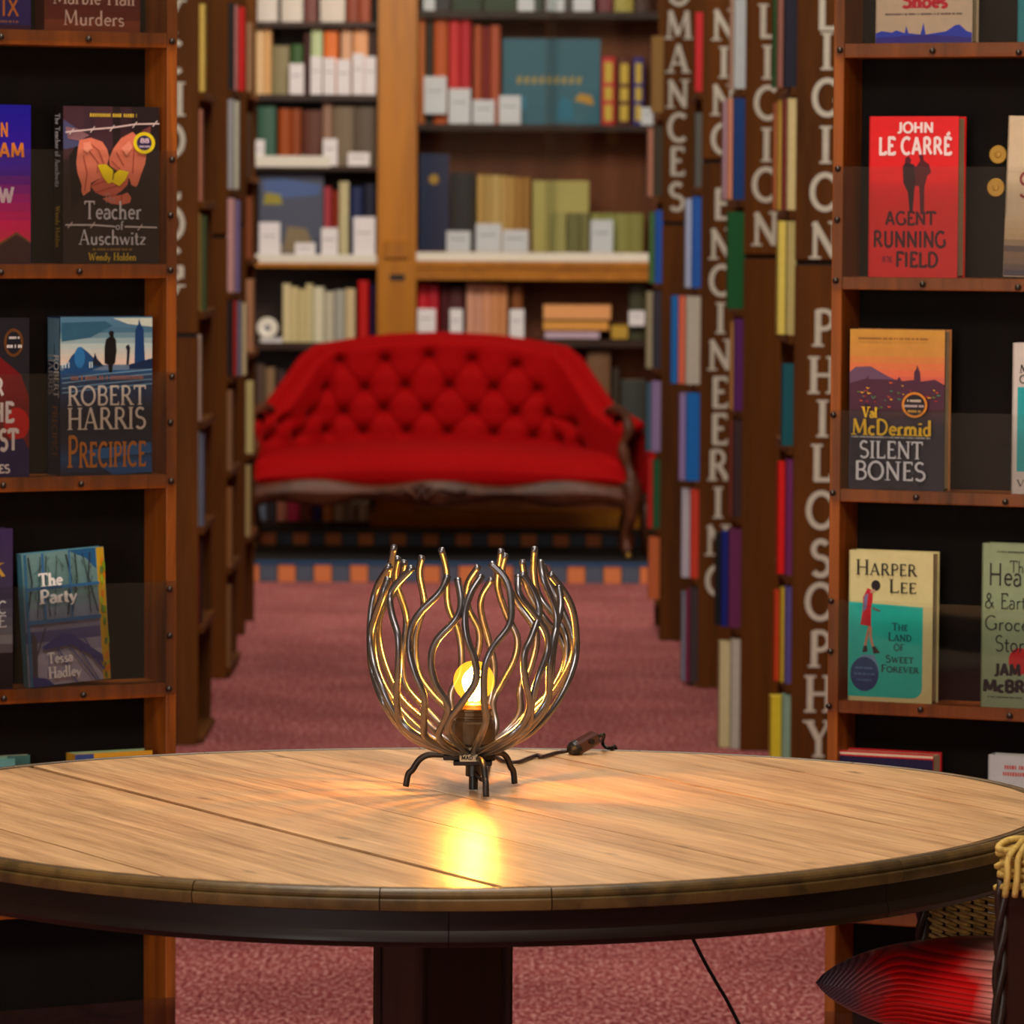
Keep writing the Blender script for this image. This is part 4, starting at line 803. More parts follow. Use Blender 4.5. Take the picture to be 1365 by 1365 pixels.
# brass discs on the back panel
for i, (u, v) in enumerate(((1330, 206), (1327, 250))):
    x, z = RC.pt(u, v, RC.D-.003)
    o = obj('brass_disc', M().lathe([(.0136, 0), (.0136, .0016), (.0126, .0024), (.005, .0024), (.004, .0034), (.0005, .0036)], n=28), mat((196, 150, 62), .4, .5, metal=.5), RC.t); o.rotation_euler = (PI/2, 0, 0); o.location = (x, RC.D-.0002, z)
# ---- third shelf right
B = RC.book((1132, 439, 1259, 656), .03, mat((40, 34, 50), .35, .5, coat=.2), 'hardback with an orange sunset city skyline and yellow author name, third right shelf', zbase=G(RC, 2), dep=.01, back=mat((196, 130, 70), .4))
B.bands(1132, 1259, [(439, (206, 150, 56)), (470, (206, 140, 60)), (495, (226, 110, 70)), (515, (206, 90, 80)), (530, (110, 40, 56)), (545, (70, 34, 44)), (575, (26, 26, 46)), (656, (44, 42, 60))], 24)
B.poly([(1132, 497), (1140, 490), (1160, 489), (1180, 500), (1196, 508), (1196, 520), (1132, 520)], (104, 72, 100))
B.poly([(1132, 512), (1155, 505), (1156, 500), (1158, 506), (1196, 506), (1198, 502), (1202, 508), (1218, 506), (1218, 496), (1221, 491), (1222, 486), (1224, 491), (1226, 496), (1227, 508), (1246, 505), (1259, 512), (1259, 545), (1132, 545)], (76, 34, 56))
for k in range(40): x = random.uniform(1140, 1252); y = random.gauss(528, 8); B.poly([(x, y), (x+random.uniform(2, 7), y+1), (x+2, y+2.4)], random.choice([(220, 90, 20), (240, 170, 40), (90, 130, 40), (170, 40, 40), (60, 130, 100)]))
for k in range(26): x = random.uniform(1135, 1240); y = random.uniform(538, 650); B.poly([(x, y), (x+random.uniform(6, 18), y+3), (x+5, y+random.uniform(5, 12))], random.choice([(24, 24, 38), (52, 52, 74), (34, 40, 56)]))
B.disc(1221.5, 539, 17, (214, 130, 30)).disc(1221.5, 539, 14, (34, 22, 30)).art()
B.scrawl(1146, 1238, 453, 3, (130, 84, 40)).text('Val', 1152, 543, 1172, 557, (236, 190, 30), .2).text('McDermid', 1138, 559, 1245, 580, (236, 190, 30), .17).scrawl(1138, 1243, 584, 2.2, (190, 190, 190))
B.scrawl(1212, 1231, 535, 3, (220, 200, 180)).scrawl(1208, 1234, 542, 3, (200, 180, 180)).scrawl(1213, 1230, 549, 3, (200, 150, 60))
B.text('SILENT', 1148, 588, 1234, 611, (224, 224, 228), .14).text('BONES', 1142, 615, 1238, 640, (224, 224, 228), .14)
B = RC.book((1349, 458, 1470, 657), .03, mat((206, 196, 190), .4), 'white and turquoise book at the right edge of the third right shelf', zbase=G(RC, 2), dep=.01)
B.rect(1356, 517, 1470, 630, (10, 160, 166)).art(); B.text('Ma', 1358, 487, 1380, 498, (24, 24, 30), .16).text('G', 1358, 501, 1368, 512, (24, 24, 30), .16).text('Va', 1356, 641, 1374, 650, (50, 50, 54), .13)
# ---- fourth shelf right
CRM = mat((216, 206, 148), .4, .4)
B = RC.book((1131, 735, 1243, 938), .03, CRM, 'cream and turquoise hardback with a girl in a red dress, fourth right shelf', zbase=G(RC, 3), dep=.01)
rr = [(1131, 804), (1230, 808)]+[(1230-14+14*math.cos(a), 916+14*math.sin(a)) for a in [0, .4, .8, 1.2, 1.57]]+[(1131, 930)]
B.poly(rr, (10, 190, 176))
B.poly([(1140, 884), (1150, 874), (1166, 874), (1172, 890), (1172, 900), (1138, 900)], (110, 150, 190)).disc(1153, 900, 19, (24, 66, 120), 23)
B.poly([(1156, 785), (1163, 788), (1163, 800), (1161, 812), (1161, 836), (1147, 834), (1150, 812), (1150, 798)], (200, 24, 40)).poly([(1152, 795), (1157, 792), (1155, 812), (1150, 818)], (120, 120, 160)).disc(1167, 781, 6, (30, 20, 26), 7)
B.poly([(1160, 788), (1166, 786), (1165, 790), (1160, 792)], (200, 150, 130)).line([(1163, 811), (1173, 815)], 2, (130, 90, 90)).line([(1159, 836), (1156, 850), (1153, 866)], 3, (200, 130, 100)).line([(1161, 836), (1161, 850), (1165, 866)], 3, (206, 140, 110))
B.poly([(1152, 862), (1156, 862), (1157, 870), (1150, 871)], (40, 20, 30)).poly([(1163, 863), (1167, 862), (1174, 871), (1165, 872)], (40, 20, 30)).art()
B.scrawl(1141, 1164, 893, 2.6, (90, 130, 180)).scrawl(1140, 1167, 901, 2.6, (90, 130, 180)).scrawl(1143, 1164, 909, 2.6, (90, 130, 180))
B.text('HARPER', 1140, 747, 1222, 767, (44, 40, 36), .12, caps2=[0]).text('LEE', 1184, 772, 1222, 790, (44, 40, 36), .12, caps2=[0])
B.text('THE', 1189, 830, 1211, 840, (10, 70, 76), .14, caps2=[0]).text('LAND', 1184, 843, 1216, 854, (10, 70, 76), .14, caps2=[0]).text('OF', 1192, 858, 1206, 867, (10, 70, 76), .14, caps2=[]).text('SWEET', 1181, 873, 1219, 883, (10, 70, 76), .14, caps2=[0]).text('FOREVER', 1175, 886, 1226, 896, (10, 70, 76), .14, caps2=[0])
B = RC.book((1308, 726, 1430, 942), .03, mat((140, 158, 122), .4, .4), 'sage green book with handwritten black title at the right of the fourth right shelf', zbase=G(RC, 3), dep=.01)
B.disc(1360, 882, 15, (200, 20, 26), 18).art()
B.scrawl(1328, 1365, 738, 2.4, (40, 50, 40)).text('The', 1345, 748, 1372, 764, (24, 30, 28), .09, sans=True).text('Hea', 1316, 752, 1362, 782, (24, 30, 28), .09, sans=True).text('& Eart', 1312, 792, 1368, 813, (24, 30, 28), .09, sans=True).text('Groce', 1312, 822, 1372, 842, (24, 30, 28), .09, sans=True).text('Stor', 1326, 848, 1366, 870, (24, 30, 28), .09, sans=True)
B.text('JAM', 1326, 886, 1362, 902, (20, 24, 24), .26, sans=True).text('McBR', 1311, 908, 1368, 924, (20, 24, 24), .26, sans=True).scrawl(1318, 1365, 932, 2, (40, 50, 40))
# ---- fifth shelf right, behind the table edge
B = RC.book((1114, 1003, 1243, 1213), .04, mat((196, 24, 40), .4), 'navy book with red and cream edges standing low behind the table at right', zbase=G(RC, 4), dep=.012, pages=PAGES, back=mat((196, 24, 40), .4))
B.rect(1114, 1005, 1243, 1008, (226, 206, 180)).rect(1114, 1010, 1243, 1213, (22, 24, 66)).art()
B = RC.book((1316, 1009, 1440, 1222), .03, mat((186, 190, 196), .4), 'pale grey book with small red lettering above the table edge at far right', zbase=G(RC, 4), dep=.012)
B.scrawl(1338, 1365, 1027, 5, (190, 70, 70)).scrawl(1336, 1365, 1036, 5, (190, 70, 70))

# ================================================================== AISLE STACKS
LETW = mat((206, 204, 190), .5, .3)
def stack(name, label, side, upx, vref, Y, words, lx, hpx, rows, joint, wide=.30, length=.55, desc=''):
    """tall end-of-row bookcase: its side board faces the camera, its books face the aisle"""
    P = atY(upx, vref, Y); s = 1 if side == 'R' else -1
    t = thing(name, label, 'bookcase', (P.x, Y, 0)); yaw = math.radians(-1.2 if side == 'R' else -.6) if False else 0
    T = 2.75; X0, X1 = (0, wide) if s > 0 else (-wide, 0)
    zj = atY(upx, joint, Y).z
    up = obj('upper_board', M().box(X0, X1, -.022, 0, zj+.006, T, None, .002), W_STACK, t)
    lo = obj('lower_board', M().box(X0, X1, -.018, 0, 0, zj-.006, None, .002), W_STACK, t)
    obj('board_core', M().box(X0+.004*(s > 0), X1-.004*(s < 0), 0, .02, 0, T), W_DARK, t)
    obj('side_panel', M().box(X0, X1, length, length+.02, 0, T), W_STACK, t)
    bx = (X1-.012, X1) if s > 0 else (X0, X0+.012)
    obj('back_panel', M().box(bx[0], bx[1], .02, length, 0, T), W_DARK, t)
    zs = []
    for (v0, v1, cols) in rows:
        z = atY(upx, v1, Y).z; zs.append(z)
        obj('shelf', M().box(X0-(.012 if s > 0 else -.0), X1-(.0 if s > 0 else -.012), .0205, length-.0005, z-.022, z, None, .002), W_STACK, t)
    # lettering, each letter a piece of the board
    for (ch, v) in words:
        board = up if v < joint else lo; yb = -.0235 if v < joint else -.0195
        c = atY(lx(v), v, Y+yb); px = Y/F; h = hpx*px*.9
        wd = GL[ch][0]
        def put(x, y, l): return (c.x-t.location.x+(x-wd/2)*h*1.0, yb-l*.00004, c.z+(y-.5)*h)
        m, _ = lettermesh(ch, put, LETW, .17); obj('letter', m, parent=board)
    for (v0, v1, cols), z in zip(rows, zs):
        y = .024; n = len(cols)
        for i, (ue, col) in enumerate(cols):
            th = random.uniform(.028, .042)
            zt = max(z+.12, atY(ue, v0, Y+y).z - (0.006*i)); h = zt-z-.001
            ri = rows.index((v0, v1, cols))
            if ri: h = min(h, zs[ri-1]-.022-.004-z)
            xe = atY(ue, (v0+v1)/2, Y+y).x
            tilt = 0
            m = M(); mt = mat(col, .45, .35); D_ = .19
            xs = (xe, xe+D_) if s > 0 else (xe-D_, xe)
            lx0 = -D_/2
            m.box(-D_/2, D_/2, 0, .0022, 0, h, mt).box(-D_/2, D_/2, th-.0022, th, 0, h, mt)
            if s > 0: m.box(-D_/2, -D_/2+.0022, 0, th, 0, h, mt)
            else: m.box(D_/2-.0022, D_/2, 0, th, 0, h, mt)
            o = obj('book', m); o.location = ((xs[0]+xs[1])/2, Y+y, z+.0005)
            tag(o, '%s book, %s row from the top, %s, %s bookcase' % (cname(col), ORD[rows.index((v0, v1, cols))], ('nearest the camera' if i == 0 else ORD[i]+' nearest'), desc), 'book')
            obj('pages', M().box(-D_/2+.0022, D_/2-.0022, .0022, th-.0022, .002, h-.003), PAGES, o)
            y += th+.001
    return t
W = lambda s, v0, dv: [(c, v0+dv*i) for i, c in enumerate(s)]
L_ = [
 (-30, 116, [(1045, (12, 14, 44)), (1036, (150, 96, 84)), (1030, (10, 78, 16))]),
 (126, 280, [(1049, (222, 206, 146)), (1043, (124, 24, 36)), (1036, (196, 156, 60)), (1031, (196, 110, 70))]),
 (290, 447, [(1048, (196, 182, 116)), (1036, (228, 212, 100))]),
 (485, 595, [(1042, (0, 90, 106))]),
 (612, 768, [(1047, (120, 40, 110)), (1036, (232, 16, 6))]),
 (780, 913, [(1046, (96, 84, 164)), (1040, (222, 192, 50)), (1031, (200, 62, 20))]),
 (924, 1085, [(1042, (146, 184, 164)), (1026, (228, 208, 50))])]
stack('lettered_bookcase', 'tall bookcase with RELIGION above PHILOSOPHY lettered on its end board', 'R', 1059, 400, 11.3,
      [('E', -110), ('L', 15), ('I', 68), ('G', 130), ('I', 193), ('O', 256), ('N', 320)]+[('P', 437), ('H', 500), ('I', 558), ('L', 617), ('O', 680), ('S', 744), ('O', 802), ('P', 865), ('H', 925), ('Y', 985)],
      lambda v: 1103-v*.012, 54, L_, 350, desc='PHILOSOPHY')
stack('lettered_bookcase', 'tall bookcase with RELIGION alone lettered on its end board, second on the right', 'R', 990, 500, 13.0,
      [('L', 28), ('I', 83), ('G', 137), ('I', 193), ('O', 246), ('N', 305)], lambda v: 1024-v*.012, 49,
      [(-20, 118, [(978, (200, 214, 220)), (973, (196, 152, 130))]), (128, 266, [(977, (0, 62, 136)), (969, (228, 152, 120)), (963, (184, 154, 176))]),
       (282, 412, [(969, (0, 92, 44))]), (425, 548, [(978, (92, 30, 112)), (973, (196, 142, 80))]), (558, 690, [(977, (64, 42, 46)), (971, (124, 52, 32))]),
       (705, 838, [(971, (112, 42, 94)), (961, (10, 32, 136)), (953, (16, 20, 22))]), (852, 1000, [(974, (204, 202, 192)), (958, (214, 208, 164))])], 342, desc='second right RELIGION')
stack('lettered_bookcase', 'tall bookcase with ENGINEERING lettered down its end board', 'R', 933, 500, 14.7,
      [('N', 33), ('I', 83), ('N', 133), ('G', 185), ('E', 272), ('N', 325), ('G', 374), ('I', 424), ('N', 473), ('E', 523), ('E', 572), ('R', 620), ('I', 670), ('N', 720), ('G', 774)],
      lambda v: 966-v*.013, 45, [(16, 122, [(926, (216, 30, 42))]), (150, 250, [(926, (96, 96, 92))]), (262, 384, [(922, (22, 96, 196)), (913, (176, 190, 220))]),
       (388, 513, [(914, (200, 196, 182)), (904, (228, 112, 82)), (894, (0, 112, 196))]), (521, 642, [(914, (0, 112, 204)), (905, (156, 134, 186))]),
       (643, 772, [(920, (222, 62, 42)), (908, (190, 194, 210))]), (783, 912, [(919, (66, 54, 56)), (914, (146, 32, 84)), (908, (134, 144, 166))])], 215, desc='ENGINEERING')
stack('lettered_bookcase', 'tall bookcase with ROMANCES lettered on its end board, farthest on the right', 'R', 881, 500, 16.33,
      [('O', -12), ('M', 33), ('A', 78), ('N', 125), ('C', 170), ('E', 215), ('S', 262)], lambda v: 905-v*.012, 41,
      [(48, 150, [(868, (156, 116, 52))]), (168, 262, [(871, (64, 54, 34)), (863, (196, 134, 112))]), (280, 378, [(873, (22, 94, 206)), (865, (74, 124, 64))]),
       (386, 492, [(870, (56, 50, 66)), (861, (176, 166, 134))]), (508, 603, [(868, (156, 136, 188)), (861, (64, 104, 126))]), (606, 705, [(870, (22, 94, 54)), (863, (206, 22, 22))]), (716, 800, [(864, (214, 112, 62))])], 298, desc='ROMANCES')
stack('lettered_bookcase', 'tall bookcase beside the left display case, its end board lettered PSYCHOLOGY', 'L', 265, 500, 13.04,
      [('Y', 22), ('C', 76), ('H', 132), ('O', 187), ('L', 243), ('O', 298), ('G', 352), ('Y', 402)], lambda v: 229-v*.004, 49,
      [(5, 122, [(274, (228, 198, 92))]), (145, 268, [(270, (204, 134, 112))]), (284, 415, [(268, (184, 154, 82)), (275, (66, 86, 42))]), (446, 562, [(268, (218, 192, 178))]),
       (575, 703, [(267, (154, 168, 184)), (272, (114, 118, 152))]), (718, 835, [(264, (204, 0, 0)), (269, (42, 22, 22))]), (862, 985, [(262, (196, 134, 112))])], 447, desc='PSYCHOLOGY')
stack('lettered_bookcase', 'second bookcase on the left of the aisle, its end board lettered POLITICS', 'L', 303, 500, 14.9,
      [('P', -80), ('O', -30), ('L', 22), ('I', 72), ('T', 122), ('I', 172), ('C', 222), ('S', 271)], lambda v: 269-v*.004, 44,
      [(4, 120, [(312, (26, 22, 26)), (317, (206, 134, 134)), (327, (206, 12, 12))]), (132, 252, [(312, (174, 174, 180)), (319, (204, 204, 184))]), (264, 390, [(313, (214, 164, 164)), (320, (124, 112, 164))]),
       (396, 502, [(310, (22, 20, 22)), (316, (176, 42, 42)), (322, (124, 124, 154)), (329, (210, 190, 150))]), (520, 628, [(310, (150, 110, 80))]), (650, 757, [(310, (150, 100, 60))]), (780, 890, [(308, (140, 100, 60))])], 315, desc='POLITICS')
stack('lettered_bookcase', 'plain-ended bookcase farthest along the left side of the aisle', 'L', 328, 500, 16.45, [], lambda v: 300, 40,
      [(30, 122, [(336, (196, 150, 110))]), (150, 235, [(335, (90, 60, 40))]), (262, 345, [(336, (170, 90, 50))]), (372, 470, [(338, (206, 150, 110))]), (508, 605, [(338, (220, 208, 144))]), (620, 716, [(334, (196, 174, 122))])], 300, desc='farthest left')

# ================================================================== BACK BOOKCASE
YB = 20.2; PXB = YB/F
def bx(u): return atY(u, 350, YB).x
def bz(v): return atY(600, v, YB).z
X0b, XL, XP0, XP1, XR = bx(300), bx(338), bx(503), bx(555), bx(905)
bc = thing('wall_bookcase', 'wide bookcase behind the sofa with mustard wooden post and glazed right bay', 'bookcase', ((X0b+XR)/2, YB, 0))
cx_ = bc.location.x
def bb(name, u0, u1, v0, v1, y0, y1, mt, label=None, bev=.002):
    return obj(name, M().box(bx(u0)-cx_, bx(u1)-cx_, y0, y1, 0.0 if v1 > 720 else bz(v1), bz(v0), None, bev), mt, bc, label=label)
post = bb('post', 503, 555, -170, 728, -.03, .30, W_OCHRE, 'mustard wooden post between the bays')
bb('side_panel', 295, 306, -170, 725, 0, .32, W_OCHRE); bb('side_panel', 897, 905, -170, 725, 0, .32, W_OCHRE)
for u0, u1 in ((503, 508), (550, 555)): obj('bead', M().box(bx(u0)-cx_, bx(u1)-cx_, -.036, -.03, bz(712), bz(-170)), W_OCHRE, post)
obj('bracket', M().box(bx(512)-cx_, bx(546)-cx_, -.045, -.03, bz(345), bz(322), None, .004), W_OCHRE, post)
obj('keyhole_plate', M().box(bx(520)-cx_, bx(540)-cx_, -.034, -.03, bz(374), bz(366)), BLACKM, post)
bb('back_panel', 306, 503, -170, 705, .30, .32, W_DARK); bb('back_panel', 555, 897, -170, 705, .30, .32, W_SHELFB)
shl = {}
for nm, u0, u1, rows in (('L', 306, 503, [(30, 38), (127, 136), (222, 229), (345, 357), (458, 468), (570, 580), (697, 705)]), ('R', 555, 897, [(14, 24), (165, 174), (337, 348), (452, 462), (570, 580)])):
    for v0, v1 in rows: bb('shelf', u0, u1, v0, v1, .01, .30, W_DARK if v0 not in (345, 337) else W_OCHRE)
bb('shelf_edging', 338, 440, 209, 224, .0, .012, WHITE, 'white shelf edging strip'); bb('shelf_edging', 338, 503, 340, 352, 0, .012, WHITE, 'white shelf edging strip'); bb('shelf_edging', 553, 897, 336, 348, -.002, .012, WHITE, 'white shelf edging strip')
bb('cornice', 555, 897, 348, 357, -.03, .04, W_OCHRE); bb('cornice', 555, 897, 357, 364, -.02, .04, W_OCHRE); bb('cornice', 555, 897, 364, 373, -.035, .04, W_OCHRE); bb('cornice', 306, 503, 352, 358, -.01, .04, W_OCHRE)
bb('plinth', 495, 905, 683, 725, -.05, .3, W_OCHRE, 'ochre plinth board under the sofa'); bb('plinth', 295, 495, 702, 725, -.02, .3, W_DARK)
bb('glass_pane', 556, 740, -160, 336, -.012, -.008, GLASS, 'sliding glass pane'); bb('glass_pane', 727, 896, -160, 336, -.004, 0, GLASS, 'sliding glass pane')
SP = {'L0': ('top row of the left bay', 30, 0), 'L1': ('second row of the left bay', 127, 0), 'L2': ('third row of the left bay', 222, 0), 'L3': ('fourth row of the left bay', 345, 0), 'L4': ('fifth row of the left bay', 458, 0), 'L5': ('left bay behind the sofa arm', 570, 0), 'L6': ('left bay row under the sofa', 697, 0),
      'R0': ('top row of the glazed right bay', 14, 0), 'R1': ('second row of the glazed right bay', 165, 0), 'R2': ('third row of the glazed right bay', 337, 0), 'R3': ('open shelf under the glazed bay', 452, 0), 'R4': ('low shelf right of the sofa back', 570, 0)}
def S(v): return v
bks = {
 'L0': [(341, 368, -60, (226, 216, 208)), (373, 402, -60, (226, 216, 204)), (404, 421, -55, (126, 76, 70)), (425, 458, -60, (228, 216, 204)), (460, 476, -50, (150, 72, 50)), (477, 492, -52, (168, 84, 56))],
 'L1': [(339, 350, 40, (232, 196, 146)), (350, 360, 38, (226, 176, 116)), (361, 384, 62, (142, 130, 92)), (386, 402, 60, (60, 96, 50)), (403, 412, 45, (70, 36, 34)), (413, 428, 34, (196, 214, 164)), (430, 449, 42, (232, 120, 50)), (453, 467, 36, (226, 176, 140)), (469, 489, 38, (236, 170, 120)), (490, 501, 40, (70, 50, 44))],  # lamp reflections are painted into the light orange book colours
 'L2': [(342, 366, 143, (56, 96, 78)), (370, 385, 146, (160, 72, 14)), (385, 400, 146, (142, 62, 16)), (402, 428, 148, (96, 48, 32)), (429, 441, 138, (156, 120, 100)), (442, 470, 142, (122, 104, 82)), (471, 500, 142, (96, 82, 66))],
 'L3': [(343, 430, 233, (74, 80, 100)), (431, 440, 250, (176, 64, 76)), (441, 450, 255, (136, 38, 16)), (451, 464, 243, (200, 190, 148)), (466, 482, 250, (26, 38, 84)), (483, 501, 246, (14, 18, 44))],
 'L4': [(376, 386, 380, (222, 206, 160)), (386, 396, 384, (214, 198, 146)), (396, 407, 387, (206, 190, 138)), (407, 416, 380, (214, 200, 150)), (417, 431, 384, (222, 216, 186)), (432, 445, 390, (196, 190, 168)), (446, 459, 388, (172, 170, 160)), (460, 473, 386, (212, 190, 148)), (477, 491, 375, (190, 4, 4)), (493, 501, 380, (44, 12, 60))],
 'L5': [(341, 352, 488, (90, 70, 60)), (353, 366, 492, (140, 110, 80)), (367, 380, 495, (60, 40, 40))],
 'L6': [(341, 355, 668, (120, 130, 150)), (356, 368, 668, (60, 50, 60)), (369, 382, 672, (206, 130, 110)), (383, 400, 670, (206, 50, 90)), (401, 417, 672, (120, 60, 50)), (418, 430, 670, (40, 30, 110)), (431, 446, 672, (214, 140, 70)), (447, 462, 671, (196, 190, 170)), (463, 478, 672, (160, 150, 140)), (479, 493, 672, (206, 200, 186))],
 'R0': [(558, 598, -70, (56, 54, 56)), (600, 640, -72, (40, 62, 34)), (642, 688, -72, (46, 66, 36)), (690, 720, -60, (90, 100, 90)), (722, 790, -70, (80, 76, 70)), (795, 815, -60, (130, 60, 70)), (817, 842, -58, (190, 170, 80)), (844, 866, -60, (80, 50, 40))],
 'R1': [(556, 565, 24, (214, 120, 60)), (566, 576, 30, (52, 48, 44)), (577, 595, 24, (216, 96, 40)), (597, 611, 22, (232, 56, 60)), (612, 626, 22, (214, 40, 56)), (630, 641, 33, (196, 92, 56)), (642, 651, 35, (148, 44, 48)), (652, 665, 33, (200, 92, 60)), (668, 799, 50, (52, 108, 126)), (801, 819, 74, (216, 52, 56)), (822, 840, 76, (104, 46, 36)), (843, 857, 75, (56, 54, 140))],
 'R2': [(557, 598, 205, (26, 38, 76)), (600, 632, 230, (34, 36, 40)), (635, 645, 233, (214, 170, 96)), (645, 655, 233, (206, 166, 98)), (655, 666, 233, (222, 184, 116)), (666, 676, 234, (214, 172, 100)), (676, 686, 235, (208, 160, 90)), (686, 697, 236, (184, 132, 66)), (697, 707, 236, (178, 128, 64)), (709, 785, 240, (198, 182, 104)), (788, 805, 283, (166, 160, 86)), (805, 822, 283, (160, 156, 84)), (822, 840, 283, (166, 160, 88)), (840, 858, 283, (158, 152, 80))],
 'R3': [(557, 570, 378, (196, 28, 40)), (570, 585, 380, (176, 16, 40)), (588, 597, 382, (80, 26, 30)), (598, 618, 384, (76, 28, 30)), (622, 633, 378, (214, 156, 130)), (633, 644, 378, (206, 150, 126)), (644, 655, 379, (216, 152, 116)), (655, 666, 379, (210, 142, 96)), (666, 677, 380, (204, 136, 90)), (682, 697, 382, (126, 70, 24)), (840, 862, 378, (56, 56, 30))],
 'R4': [(784, 815, 468, (120, 84, 56)), (818, 828, 490, (60, 50, 40)), (830, 862, 506, (56, 60, 56))]}
for key, lst in bks.items():
    desc, vb, _ = SP[key]; zb2 = bz(vb)
    for i, (u0, u1, vt, col) in enumerate(lst):
        wd = (u1-u0)*PXB-.001; h = bz(vt)-zb2; D_ = .2; wide = (u1-u0) > 36
        y0 = .055+random.uniform(0, .012); mt = mat(col, .5, .35)
        m = M()
        if wide:   # face-out volume leaning against the back
            D_ = .03; m.box(0, wd, 0, .003, 0, h, mt).box(0, wd, D_-.003, D_, 0, h, mt).box(0, .003, 0, D_, 0, h, mt); y0 = .08
        else:      # spine out, gently rounded spine
            m.box(0, .002, .006, D_, 0, h, mt).box(wd-.002, wd, .006, D_, 0, h, mt)
            n = 6; sp = [(wd*k/n, -.006*math.sin(PI*k/n)+.006) for k in range(n+1)]
            m.add([(x, y, 0) for x, y in sp]+[(x, y, h) for x, y in sp], [(k, k+1, n+2+k, n+1+k) for k in range(n)], mt)
        o = obj('book', m); o.location = (bx(u0), YB+y0, zb2+.0006)
        size = 'wide face-out' if wide else ('thin' if u1-u0 < 12 else 'spine-out')
        tag(o, '%s %s book, %s from left, %s' % (size, cname(col), ORD[i], desc), 'book')
        if wide: obj('pages', M().box(.003, wd-.003, .003, D_-.003, .003, h-.003), PAGES, o)
        else: obj('pages', M().box(.002, wd-.002, .008, D_-.004, .003, h-.004), PAGES, o)
        if key == 'R1' and u0 in (801, 822, 843):
            lb = mat((226, 186, 60), .5)
            for f0, f1 in ((.62, .92), (.36, .56), (.06, .3)): obj('spine_label', M().box(wd*.2, wd*.8, -.002, 0, h*f0, h*f1), lb, o)
        if key == 'R2' and u0 == 557: obj('gilt_emblem', M().lathe([(.022, 0), (.02, .001)], n=20), mat((170, 130, 50), .4, .5, metal=.5), o).matrix_local = Matrix.Translation((wd/2, -.0005, h*.74)) @ Matrix.Rotation(PI/2, 4, 'X')
        if key == 'R1' and u0 == 668:
            am = M(); am.box(.03, .10, -.001, 0, .06, .115, mat((40, 130, 160), .5)); 
            for k in range(9): am.add([(.06+k*.031, -.0015, h*.48), (.075+k*.031, -.0015, h*.47), (.082+k*.031, -.0015, h*.56), (.064+k*.031, -.0015, h*.55)], [(0, 1, 2, 3)], mat((190, 160, 70), .5))
            am.add([(.22, -.002, .02), (.30, -.002, .02), (.29, -.002, .09), (.25, -.002, .12), (.23, -.002, .07)], [(0, 1, 2, 3, 4)], mat((20, 120, 150), .5))
            am.add([(.30, -.002, .10), (.38, -.002, .08), (.37, -.002, .12), (.32, -.002, .13)], [(0, 1, 2, 3)], mat((206, 150, 40), .5))
            obj('cover_art', am, parent=o)
        if key == 'L3' and u0 == 343:
            am = M(); am.add([(.10, -.001, .02), (.24, -.001, .02), (.20, -.001, .12), (.12, -.001, .13)], [(0, 1, 2, 3)], mat((130, 112, 82), .5))
            am.add([(.03, -.001, .24), (.25, -.001, .26), (.26, -.001, .30), (.1, -.001, .33), (.02, -.001, .32)], [(0, 1, 2, 3, 4)], mat((70, 96, 150), .5)).add([(.02, -.0015, .22), (.1, -.0015, .22), (.09, -.0015, .26), (.03, -.0015, .27)], [(0, 1, 2, 3)], mat((150, 140, 40), .5))
            obj('cover_art', am, parent=o)
# small green volumes before the pale wide one
for i, (u0, u1, vt, col) in enumerate([(734, 755, 282, (176, 166, 96)), (756, 773, 283, (122, 116, 62)), (773, 786, 283, (130, 122, 66))]):
    wd = (u1-u0)*PXB-.001; h = bz(vt)-bz(337); mt = mat(col, .5)
    o = obj('book', M().box(0, .002, 0, .05, 0, h, mt).box(wd-.002, wd, 0, .05, 0, h, mt).box(0, wd, 0, .002, 0, h, mt)); o.location = (bx(u0), YB+.018, bz(337)+.0006)
    obj('pages', M().box(.002, wd-.002, .002, .048, .002, h-.003), PAGES, o)
    tag(o, 'small %s book, %s of three before the wide pale volume in the glazed bay' % (['khaki', 'dark olive', 'olive green'][i], ORD[i]), 'book')
# lying books on the open shelf
zc_ = bz(452)
for (u0, u1, v0, v1, col, lb) in [(727, 800, 441, 451.5, (196, 170, 190), 'lilac book lying lowest in the flat pile on the open shelf'), (725, 812, 427, 440.5, (226, 156, 66), 'orange-tan book lying in the middle of the flat pile on the open shelf'), (725, 815, 405, 426, (236, 164, 100), 'thick peach book lying on top of the flat pile on the open shelf'), (816, 838, 432, 451.5, (190, 150, 44), 'mustard book lying flat right of the pile on the open shelf')]:
    h = (v1-v0)*PXB; wd = (u1-u0)*PXB; mt = mat(col, .5)
    o = obj('book', M().box(0, wd, 0, .16, 0, .003, mt).box(0, wd, 0, .16, h-.003, h, mt).box(0, wd, 0, .003, 0, h, mt)); o.location = (bx(u0), YB+.06, bz(v1))
    obj('pages', M().box(.003, wd-.003, .003, .157, .003, h-.003), PAGES, o); tag(o, lb, 'book')
